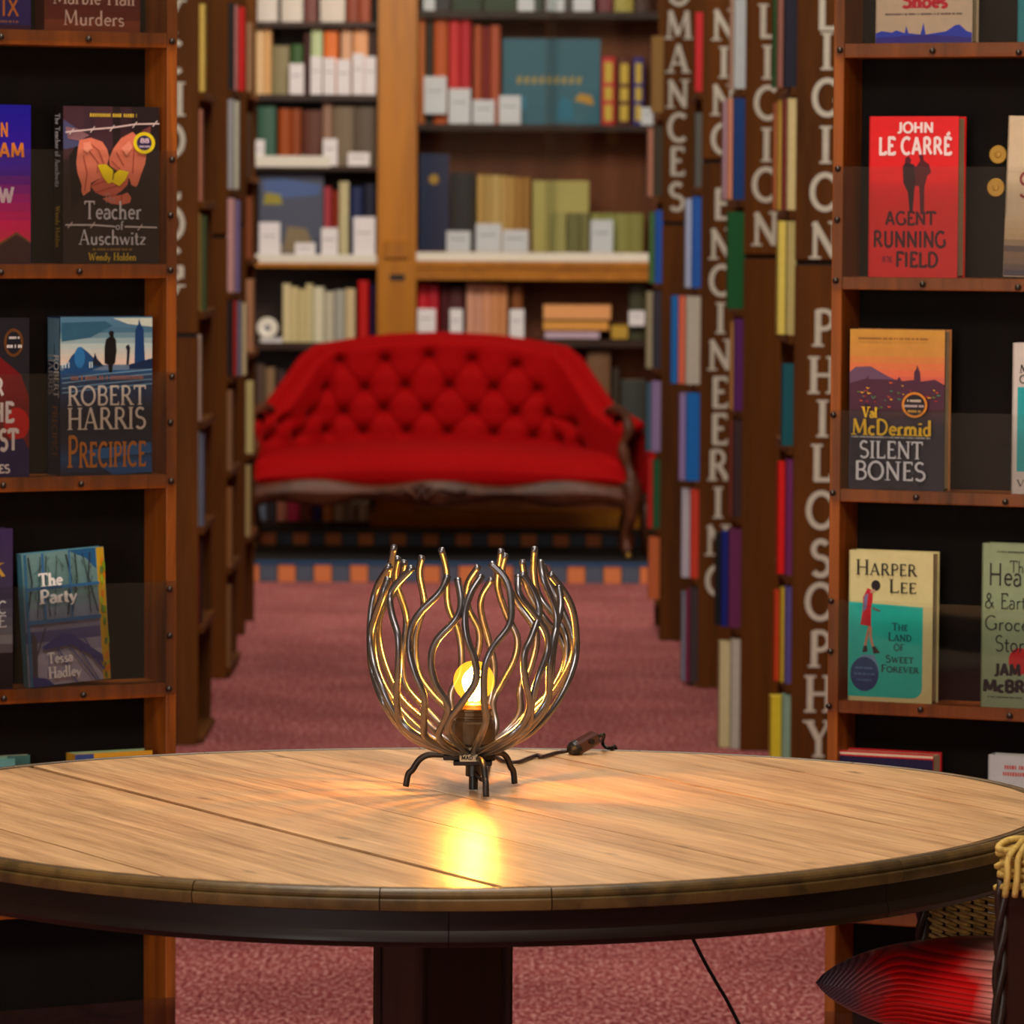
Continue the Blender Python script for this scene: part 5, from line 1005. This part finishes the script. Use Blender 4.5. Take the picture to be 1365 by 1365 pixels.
# price cards
cards = {'L1': [(385, 404, 86, 126), (413, 428, 76, 126), (430, 446, 78, 126), (448, 466, 80, 126), (469, 484, 72, 126), (485, 500, 76, 126)], 'L2': [(340, 352, 188, 221), (430, 449, 186, 221), (463, 492, 204, 221)],
         'L3': [(345, 373, 298, 344), (393, 420, 325, 344), (428, 450, 305, 344), (471, 500, 290, 344)], 'R0': [(563, 578, -20, 10), (688, 710, -20, 12), (726, 750, -25, 12), (762, 788, -25, 12)],
         'R1': [(564, 594, 102, 152), (597, 626, 118, 161), (629, 658, 133, 164.5), (664, 693, 127, 164.5), (853, 869, 142, 164.5)], 'R2': [(595, 627, 308, 336.5), (634, 668, 298, 336.5), (670, 704, 306, 336.5), (787, 817, 292, 336.5)],
         'R3': [(557, 581, 412, 447), (600, 617, 412, 449), (680, 699, 412, 451), (839, 860, 413, 433)], 'L4': [(350, 376, 452, 458)]}
lines_m = mat((120, 120, 130), .6)
for key, lst in cards.items():
    desc, vb, _ = SP[key]
    for i, (u0, u1, v0, v1) in enumerate(lst):
        wd = (u1-u0)*PXB; h = bz(v0)-bz(v1) if v1 < vb-4 else bz(v0)-bz(vb)
        m = M().box(0, wd, 0, .001, 0, h, TAG).box(0, wd, .001, .026, 0, .001, TAG)
        o = obj('price_card', m); o.location = (bx(u0), YB+.012 if not (key == 'R2' and u0 > 700) else YB+.012, (bz(v1) if v1 < vb-4 else bz(vb))+.0006)
        if key == 'R2' or key == 'R1' and False: o.location.y = YB+.008
        lm2 = M()
        lm2.box(wd*.15, wd*.8, -.0004, 0, h*.6, h*.6+.004, lines_m)
        obj('print', lm2, parent=o)
        tag(o, 'white price card, %s from left, %s' % (ORD[i], desc), 'card')
# round white plate and a cream jar
o = obj('plate', M().lathe([(.001, 0), (.03, .001), (.044, .006), (.045, .008), (.03, .004), (.001, .003)], n=28), mat((226, 220, 206), .3), smooth=True)
o.matrix_world = Matrix.Translation((bx(356), YB+.05, bz(458)+.128)) @ Matrix.Rotation(math.radians(80), 4, 'X') @ Matrix.Scale(1, 4)
st = obj('plate_stand', M().box(-.03, .03, -.01, .03, -.0, .012).box(-.03, .03, .02, .026, 0, .085), WHITE); st.location = (bx(356), YB+.04, bz(458)+.001)
o.location.z = bz(458)+.058
tag(o, 'round white plate with dark centre on the fifth shelf of the left bay', 'plate'); tag(st, 'small white stand holding the round plate on the left bay shelf', 'stand')
obj('painted_centre', M().lathe([(.012, .0045), (.001, .0048)], n=16), mat((50, 60, 90), .4), o)
o = obj('jar', M().lathe([(.001, 0), (.026, 0), (.032, .02), (.034, .045), (.026, .07), (.018, .078), (.02, .086), (.001, .088)], n=24), mat((222, 214, 200), .25), smooth=True); o.location = (bx(364), YB+.045, bz(345)+.0006)
o.location.y = YB+.046; tag(o, 'small cream lidded jar on the fourth shelf of the left bay', 'jar')
obj('jar_lid', M().lathe([(.021, .086), (.022, .09), (.012, .1), (.004, .104), (.001, .11)], n=20), mat((200, 190, 176), .3), o)

# ================================================================== SOFA
SX = atY(590, 600, 19.3).x; SY = 19.0; FZ = .080
SX -= .012
sofa = thing('tufted_sofa', 'red velvet button-tufted sofa with camel back and carved walnut frame', 'sofa', (SX, SY, FZ))
def cr(X, Y_): return (330+X/2.4375, 430+Y_/2.4375)
btn = [(297, 125), (447, 122), (590, 110), (730, 122), (873, 140), (240, 215), (380, 215), (512, 208), (655, 208), (800, 215), (943, 220), (88, 320), (187, 297), (312, 292), (442, 282), (582, 285), (733, 290), (870, 297), (983, 297), (1080, 330),
       (40, 378), (137, 370), (240, 355), (375, 355), (517, 355), (650, 358), (800, 362), (930, 372), (1028, 385), (1107, 402)]
def sy_of(x):   # plan of the back: straight, then wrapping forward into the arms
    a = min(1, abs(x)/.765); return .62-.50*max(0, (a-.55)/.45)**1.8
def ztop(x):
    K_ = [(0, .85), (.2, .842), (.36, .822), (.48, .80), (.53, .765), (.60, .66), (.66, .575), (.72, .54), (.765, .52)]
    a = abs(x)
    for (x0, z0), (x1, z1) in zip(K_, K_[1:]):
        if a <= x1: f = (a-x0)/(x1-x0); f = f*f*(3-2*f) if x0 in (.48,) else f; return z0+(z1-z0)*f
    return K_[-1][1]
BT = []
for X, Y_ in btn:
    u, v = cr(X, Y_); x = atY(u, v, SY+.5).x-SX; y = sy_of(x); P = atY(u, v, SY+y-.03); BT.append((P.x-SX, P.z-FZ))
pairs = [(a, b) for i, a in enumerate(BT) for b in BT[i+1:] if .05 < abs(a[1]-b[1])+.04 and math.dist(a, b) < .165 and abs(a[1]-b[1]) > .03]
def dseg(p, a, b):
    ax, az = a; bx_, bz_ = b; dx, dz = bx_-ax, bz_-az; t = max(0, min(1, ((p[0]-ax)*dx+(p[1]-az)*dz)/(dx*dx+dz*dz))); return math.hypot(p[0]-ax-dx*t, p[1]-az-dz*t)
ZB = .37
def puff(x, z):
    d = min(math.dist((x, z), b) for b in BT); e = min([dseg((x, z), *q) for q in pairs] or [1])
    p = .060-.040*math.exp(-(d/.019)**2)-.016*math.exp(-(d/.045)**2)-.010*math.exp(-(e/.010)**2)
    return p
def back_fn(u, v):
    x = (u*2-1)*.765; zt = ztop(x); z = ZB+(zt-ZB)*v
    edge = min(1, (zt-z)/.035); f = math.sqrt(max(0, 1-(1-edge)**2))
    p = puff(x, z)*f
    # normal in plan
    dy = (sy_of(x+.003)-sy_of(x-.003))/.006; n = Vector((dy, -1)).normalized()
    return (x+n.x*p, sy_of(x)+n.y*p, z)
bk = M().grid(back_fn, 190, 66)
obj('tufted_back', bk, VELVET, sofa, smooth=True)
def back2(u, v):
    x = (u*2-1)*.765; zt = ztop(x); z = ZB-.1+(zt-ZB+.1)*v
    dy = (sy_of(x+.003)-sy_of(x-.003))/.006; n = Vector((dy, -1)).normalized(); t = .05 if v < .97 else .02
    return (x-n.x*t, sy_of(x)-n.y*t, z)
m = M().grid(back2, 60, 8)
n0 = len(m.v)
obj('back_cover', m, VELVET, sofa, smooth=True)
rim = []
for i in range(61):
    x = (i/60*2-1)*.765; dy = (sy_of(x+.003)-sy_of(x-.003))/.006; n = Vector((dy, -1)).normalized(); rim.append((x-n.x*.022, sy_of(x)-n.y*.022, ztop(x)-.006))
obj('top_roll', M().tube(rim, .026, 10), VELVET, sofa, smooth=True)
BMT = mat((120, 4, 6), .7)
bmesh0 = None
for (x, z) in BT:
    dy = (sy_of(x+.003)-sy_of(x-.003))/.006; n = Vector((dy, -1)).normalized(); p = puff(x, z)
    if bmesh0 is None: bmesh0 = obj('button', M().ball((0, 0, 0), .009, 8), BMT, sofa, smooth=True); o = bmesh0
    else: o = bmesh0.copy(); C.objects.link(o); o.parent = sofa
    o.location = (x+n.x*p, sy_of(x)+n.y*p, z)
def frontY(x): a = abs(x)/.745; return -.0+.05*(1-math.cos(2*PI*min(1, a)*.9))*.5+.10*max(0, a-.75)**1.2*2
def seat_fn(u, v):
    x = (u*2-1)*.735; yf = frontY(x); a = abs(x)/.735; e = math.sqrt(max(0, 1-max(0, (a-.86)/.14)**2)) if a > .86 else 1
    yb_ = sy_of(x)-.01
    top = .378+.045*(1-a**2)
    prof = [(yb_, top+.005), (yb_*.75+yf*.25, top+.018), (yb_*.5+yf*.5, top+.016), (yb_*.25+yf*.75, top+.004), (yf+.05, top-.018), (yf+.015, top-.045), (yf+.0, top-.078), (yf+.004, .305), (yf+.02, .275)]
    k = v*(len(prof)-1); i = min(int(k), len(prof)-2); f = k-i
    y = prof[i][0]*(1-f)+prof[i+1][0]*f; z = prof[i][1]*(1-f)+prof[i+1][1]*f
    return (x, y, .27+(z-.27)*(.6+.4*e))
obj('seat_cushion', M().grid(seat_fn, 60, 32), VELVET, sofa, smooth=True)
# carved front rail
def rail(u, v):
    x = (u*2-1)*.74; a = abs(x)/.74; yf = frontY(x)-.012
    zt = .295+.012*math.cos(a*2*PI*1.5); zb3 = .215-.018*math.exp(-(x/.07)**2)-.016*math.exp(-((a-.62)/.12)**2)+.014*math.exp(-((a-.35)/.12)**2)-.03*max(0, a-.88)/.12
    an = v*2*PI; mid = (zt+zb3)/2; hh = (zt-zb3)/2
    return (x, yf+.018-.022*math.cos(an)*(1+.25*math.cos(3*an)), mid+hh*math.sin(an))
obj('front_rail', M().grid(rail, 70, 16), W_SOFA, sofa, smooth=True)
xc = atY(562, 660, SY).x-SX; cm = M()
for k in range(7):
    a = -PI/2+(k-3)*.5; cm.ball((xc+.03*math.sin(k*.9-2.7)*1.3, frontY(xc)-.035, .262+.022*math.cos(k*.9-2.7)), .013, 8, sc=(1.2, .6, 1))
cm.ball((xc, frontY(xc)-.04, .26), .016, 8, sc=(1.3, .6, 1))
for s_ in (-1, 1):
    cm.tube(spline([(xc+s_*.03, frontY(xc)-.034, .25), (xc+s_*.07, frontY(xc)-.03, .272), (xc+s_*.13, frontY(xc)-.026, .262), (xc+s_*.18, frontY(xc)-.022, .27)], 5), [.009-.0003*k for k in range(16)], 8)
obj('carving', cm, W_SOFA, sofa, smooth=True, label='carved flower crest on the front rail')
obj('seat_rail', M().box(-.70, .70, .06, .54, .24, .28), W_SOFA, sofa)
for s_ in (-1, 1):
    yf = frontY(.745)
    obj('arm_scroll', M().tube(spline([(s_*.665, .30, .565), (s_*.70, .20, .575), (s_*.735, .11, .55), (s_*.742, .085, .49), (s_*.722, .09, .44), (s_*.735, .08, .38), (s_*.755, .06, .32), (s_*.752, .05, .27)], 5),
        [.016+.008*math.sin(k*.35)**2 for k in range(36)], 10), W_SOFA, sofa, smooth=True)
    obj('arm_pad', M().grid(lambda u, v: (s_*(.715)+.035*math.cos(v*2*PI), .14+.30*u, .545+.02*math.sin(v*2*PI)+.01*u), 10, 14), VELVET, sofa, smooth=True)
    # red side panel
    obj('side_panel', M().box(min(s_*.70, s_*.74), max(s_*.70, s_*.74), .12, .5, .26, .53, None, .01), VELVET, sofa)
    for (y, front) in ((.05, 1), (.56, 0)):
        leg = obj('leg', M().tube(spline([(s_*.748, y, .30), (s_*.758, y-.015*front, .24), (s_*.752, y-.02*front, .16), (s_*.735, y-.0*front, .09), (s_*.738, y-.012*front, .045), (s_*.744, y-.02*front, .026)], 5),
            [.040, .041, .042, .041, .040, .038, .036, .034, .031, .028, .026, .024, .022, .021, .020, .019, .018, .017, .017, .017, .018, .019, .020, .021, .022, .021][:26], 12), W_SOFA, sofa, smooth=True)
        obj('castor', M().ball((s_*.744, y-.02*front, .013), .013, 10), BRASSM, leg, smooth=True, label='small brass castor')
# red chair half hidden beside the sofa
CH = Vector((atY(898, 650, 19.35).x, 19.25, FZ))
CH.x = atY(912, 650, 19.3).x
ch = thing('footstool', 'red velvet stool beside the right end of the sofa, mostly behind the ROMANCES bookcase', 'stool', CH)
sw_ = .17
obj('seat', M().grid(lambda u, v: ((u*2-1)*sw_, v*.36-.05, .36+.07*max(0, (1-abs(u*2-1)**4)*(1-abs(v*2-1)**4))**.5), 20, 20).box(-sw_, sw_, -.05, .31, .25, .36), VELVET, ch, smooth=False)
obj('seat_frame', M().box(-sw_-.004, sw_+.004, -.054, .314, .21, .25, None, .006), W_SOFA, ch)
for sx_, sy_ in ((-1, 0), (1, 0), (-1, 1), (1, 1)): obj('leg', M().tube([(sx_*.15, -.03+.32*sy_, .22), (sx_*.155, -.03+.32*sy_, .1), (sx_*.15, -.03+.32*sy_, 0)], [.022, .016, .013], 10), W_SOFA, ch, smooth=True)

# ================================================================== WICKER CHAIR AND CUSHION
WK = wood('wicker', (104, 78, 36), (200, 168, 100), .42, (90, 90, 90), .3); WKD = wood('dark_braid', (20, 12, 10), (46, 30, 22), .4, (60, 60, 60), .4)
YN = 4.98; YFAR = 5.78
wc = thing('wicker_chair', 'woven wicker chair with dark posts and straw rope binding, pushed under the table', 'chair', (.56, 5.4, 0))
O_ = wc.location
def wl(P): return Vector((P.x-.56, P.y-5.4, P.z))
xa = wl(atY(1229, 1230, YFAR)).x; xb = xa+.36; yA = YFAR-5.4
zA = .40; zBt = .655
# woven far arm
ws = M(); nrow = 48
for r in range(nrow):
    z0 = .435+(zBt-.435)*r/(nrow-1); pts = []
    for k in range(85):
        f = k/84; x = xa+.006+(xb-xa-.012)*f; g = min(1, (x-xa)/.15)
        pts.append((x, yA-.0015+.004*math.sin(f*PI*21+(r % 2)*PI), z0+.004-.034*(1-(1-g)**2)))
    ws.tube(pts, .0025, 5)
o = obj('weave', ws, WK, wc, smooth=True); o['kind'] = 'stuff'
for k in range(22):
    x = xa+.006+(xb-xa-.012)*k/21; obj('stake', M().tube([(x, yA, zA-.02), (x+.004, yA, zBt+.01)], .0028, 6), WKD, wc, smooth=True)
def braid(pts, r, name, mt, n=3, tw=1.0):
    P = spline(pts, 10); m = M()
    for s_ in range(n):
        out_ = []
        for i, p in enumerate(P):
            T = (P[min(i+1, len(P)-1)]-P[max(i-1, 0)]).normalized(); a = Vector((0, 1, 0)) if abs(T.y) < .9 else Vector((1, 0, 0)); e1 = T.cross(a).normalized(); e2 = T.cross(e1)
            an = i*tw+s_*2*PI/n; out_.append(p+(e1*math.cos(an)+e2*math.sin(an))*r*.62)
        m.tube(out_, r*.6, 6)
    return obj(name, m, mt, wc, smooth=True)
braid([(xa, yA, .34), (xa-.001, yA, .42), (xa+.001, yA, .54), (xa+.004, yA, zBt), (xa+.02, yA, zBt+.012), (xa+.14, yA, zBt+.014), (xb, yA, zBt+.014)], .008, 'edge_braid', WKD, 3, .9)
# seat
obj('seat', M().box(xa-.02, .34, YN-5.4+.02, yA, .40, .445, None, .008), WK, wc)
braid([(xa-.024, YN-5.4+.03, .425), (xa-.024, 0, .425), (xa-.024, yA, .425)], .012, 'seat_braid', WKD, 3, .9)
# dark near post of the backrest with braided edge, rope-bound head
pL = wl(atY(1327, 1300, YN)).x; pz = atY(1340, 1172, YN).z
obj('arm_panel', M().box(pL+.008, .36, YN-5.4-.012, YN-5.4+.016, .12, pz, None, .004), W_PED, wc)
braid([(pL+.003, YN-5.4-.006, .12), (pL+.002, YN-5.4-.006, .4), (pL+.003, YN-5.4-.006, .6), (pL+.006, YN-5.4-.006, pz)], .007, 'edge_braid', WKD, 3, .8)
obj('back_post', M().box(.32, .36, yA-.02, yA+.02, 0, .86, None, .004), W_PED, wc)
bw = M()
for r in range(50):
    z0 = .45+.29*r/50; bw.tube([(.335+.004*math.sin(k*PI+r*PI), YN-5.4+.03+(yA-YN+5.4-.06)*k/12, z0) for k in range(13)], .0026, 4)
o = obj('back_weave', bw, WK, wc, smooth=True); o['kind'] = 'stuff'
ROPE = wood('straw_rope', (140, 112, 50), (222, 190, 106), .7, (200, 200, 60), .2)
rp_ = M(); ctr = Vector((pL+.042, YN-5.4-.0, pz+.010))
for k in range(10):
    z = ctr.z-.018+k*.0046; ph = random.uniform(0, 6); tl = random.uniform(-.007, .007); rr_ = random.uniform(-.003, .004); ring = []
    for i in range(28):
        a = 2*PI*i/28; ring.append((ctr.x+(.037+rr_+.0025*math.sin(3*a+ph))*math.cos(a), ctr.y+(.026+rr_)*math.sin(a), z+tl*math.cos(a+ph)+.0015*math.sin(4*a+ph)))
    rp_.tube(ring, .0036, 6, closed=True)
for k in range(8):
    dx = .010*k-.036; sl = random.uniform(-.012, .012)
    rp_.tube(spline([(ctr.x+dx, ctr.y-.028, ctr.z-.024), (ctr.x+dx+sl*.5, ctr.y-.034, ctr.z-.004), (ctr.x+dx+sl, ctr.y-.031, ctr.z+.016), (ctr.x+dx*.6+sl, ctr.y-.014, ctr.z+.030), (ctr.x+dx*.4, ctr.y+.01, ctr.z+.03)], 5), .0034, 6)
rp_.ball((ctr.x, ctr.y, ctr.z+.004), .026, 10, sc=(1.25, .85, .9))
obj('rope_binding', rp_, ROPE, wc, smooth=True, label='straw-coloured rope wound round the post head')
for (x, y) in ((xa+.01, YN-5.4+.03), (xa+.01, yA-.0), (.34, YN-5.4+.03)): obj('leg', M().tube([(x, y, .40), (x, y, .2), (x, y, 0)], [.014, .013, .012], 10), WKD, wc, smooth=True)
# cushion
def cush_mat():
    m = bpy.data.materials.new('striped_satin'); m.use_nodes = True; nt = m.node_tree; b = nt.nodes['Principled BSDF']; L = nt.links.new
    tc = nt.nodes.new('ShaderNodeTexCoord'); 
    mp = nt.nodes.new('ShaderNodeMapping'); mp.inputs['Location'].default_value = (.045, .0, .018); L(tc.outputs['Object'], mp.inputs['Vector'])
    sp = nt.nodes.new('ShaderNodeSeparateXYZ'); L(mp.outputs[0], sp.inputs[0])
    # polar angle about an off-centre point and radius
    at = nt.nodes.new('ShaderNodeMath'); at.operation = 'ARCTAN2'; L(sp.outputs[2], at.inputs[0]); L(sp.outputs[0], at.inputs[1])
    sc_ = nt.nodes.new('ShaderNodeMapping'); sc_.inputs['Scale'].default_value = (9, 9, 14); L(tc.outputs['Object'], sc_.inputs['Vector'])
    nz = node(nt, 'ShaderNodeTexNoise', Scale=1.3, Detail=2.0); L(sc_.outputs[0], nz.inputs['Vector'])
    wv = nt.nodes.new('ShaderNodeTexWave'); wv.wave_type = 'BANDS'; wv.bands_direction = 'Z'; wv.inputs['Scale'].default_value = 55; wv.inputs['Distortion'].default_value = 1.2; wv.inputs['Detail'].default_value = 1; wv.inputs['Detail Scale'].default_value = .6
    # warp z with x so stripes bend towards the tip
    s2 = nt.nodes.new('ShaderNodeSeparateXYZ'); L(tc.outputs['Object'], s2.inputs[0])
    q = nt.nodes.new('ShaderNodeMath'); q.operation = 'ADD'; q.inputs[1].default_value = .10; L(s2.outputs[0], q.inputs[0])
    q1 = nt.nodes.new('ShaderNodeMath'); q1.operation = 'MINIMUM'; q1.inputs[1].default_value = 0; L(q.outputs[0], q1.inputs[0])
    q2 = nt.nodes.new('ShaderNodeMath'); q2.operation = 'MULTIPLY'; L(q1.outputs[0], q2.inputs[0]); L(q1.outputs[0], q2.inputs[1])
    q3 = nt.nodes.new('ShaderNodeMath'); q3.operation = 'MULTIPLY_ADD'; q3.inputs[1].default_value = 9; L(q2.outputs[0], q3.inputs[0]); L(s2.outputs[2], q3.inputs[2])
    cb = nt.nodes.new('ShaderNodeCombineXYZ'); L(q3.outputs[0], cb.inputs[2]); L(cb.outputs[0], wv.inputs['Vector'])
    # base colour: charcoal at the tip, red, then blush white
    x2 = nt.nodes.new('ShaderNodeMath'); x2.operation = 'MULTIPLY_ADD'; x2.inputs[1].default_value = 2.6; L(s2.outputs[0], x2.inputs[0])
    n3 = nt.nodes.new('ShaderNodeMath'); n3.operation = 'MULTIPLY_ADD'; n3.inputs[1].default_value = .22; n3.inputs[2].default_value = .595; L(nz.outputs['Fac'], n3.inputs[0]); L(n3.outputs[0], x2.inputs[2])
    cr_ = nt.nodes.new('ShaderNodeValToRGB'); e = cr_.color_ramp.elements
    e[0].position = 0.0; e[0].color = lin((40, 34, 44))+(1,); e[1].position = 1.0; e[1].color = lin((230, 206, 196))+(1,)
    for p_, c_ in ((.22, (92, 78, 92)), (.30, (120, 70, 76)), (.37, (210, 16, 18)), (.57, (196, 12, 16)), (.68, (206, 150, 140))): z_ = e.new(p_); z_.color = lin(c_)+(1,)
    L(x2.outputs[0], cr_.inputs[0])
    lr = nt.nodes.new('ShaderNodeValToRGB'); lr.color_ramp.elements[0].position = .0; lr.color_ramp.elements[0].color = (.22, .18, .2, 1); lr.color_ramp.elements[1].position = .22; lr.color_ramp.elements[1].color = (1, 1, 1, 1); L(wv.outputs['Fac'], lr.inputs[0])
    mx = nt.nodes.new('ShaderNodeMix'); mx.data_type = 'RGBA'; mx.blend_type = 'MULTIPLY'; mx.inputs[0].default_value = .8; L(cr_.outputs[0], mx.inputs[6]); L(lr.outputs[0], mx.inputs[7]); L(mx.outputs[2], b.inputs['Base Color'])
    bp2 = node(nt, 'ShaderNodeBump', Strength=.5, Distance=.003); L(wv.outputs['Fac'], bp2.inputs['Height']); L(bp2.outputs[0], b.inputs['Normal'])
    b.inputs['Roughness'].default_value = .38; b.inputs['Specular IOR Level'].default_value = .5
    return m
tipP = atY(1088, 1313, 5.42); half = .215
cc = Vector((tipP.x+half-.016, 5.42, tipP.z-.004))
def cush(u, v, s_):
    a, b = u*2-1, v*2-1            # square, turned 45 degrees so a corner points left
    x = (a+b)*half/2; y = (a-b)*half/2
    pin = 1-.10*(1-max(abs(a), abs(b)))*0
    t = (max(0, 1-abs(a)**2.6)*max(0, 1-abs(b)**2.6))**.42
    k = 1-.07*(1-abs(abs(a)-abs(b)))*max(abs(a), abs(b))**4
    return (x*k, y*k, s_*.052*t)
m = M().grid(lambda u, v: cush(u, v, 1), 40, 40).grid(lambda u, v: cush(v, u, -1), 40, 40)
cu = obj('cushion', m, cush_mat(), smooth=True); cu.location = cc; cu.rotation_euler = (0, math.radians(2), 0)
tag(cu, 'satin cushion in red, white and charcoal pinstripes on the wicker chair seat', 'cushion')
cu.location.z = max(cu.location.z, .50)
print('cushion', tuple(cc), 'lamp', tuple(LA))
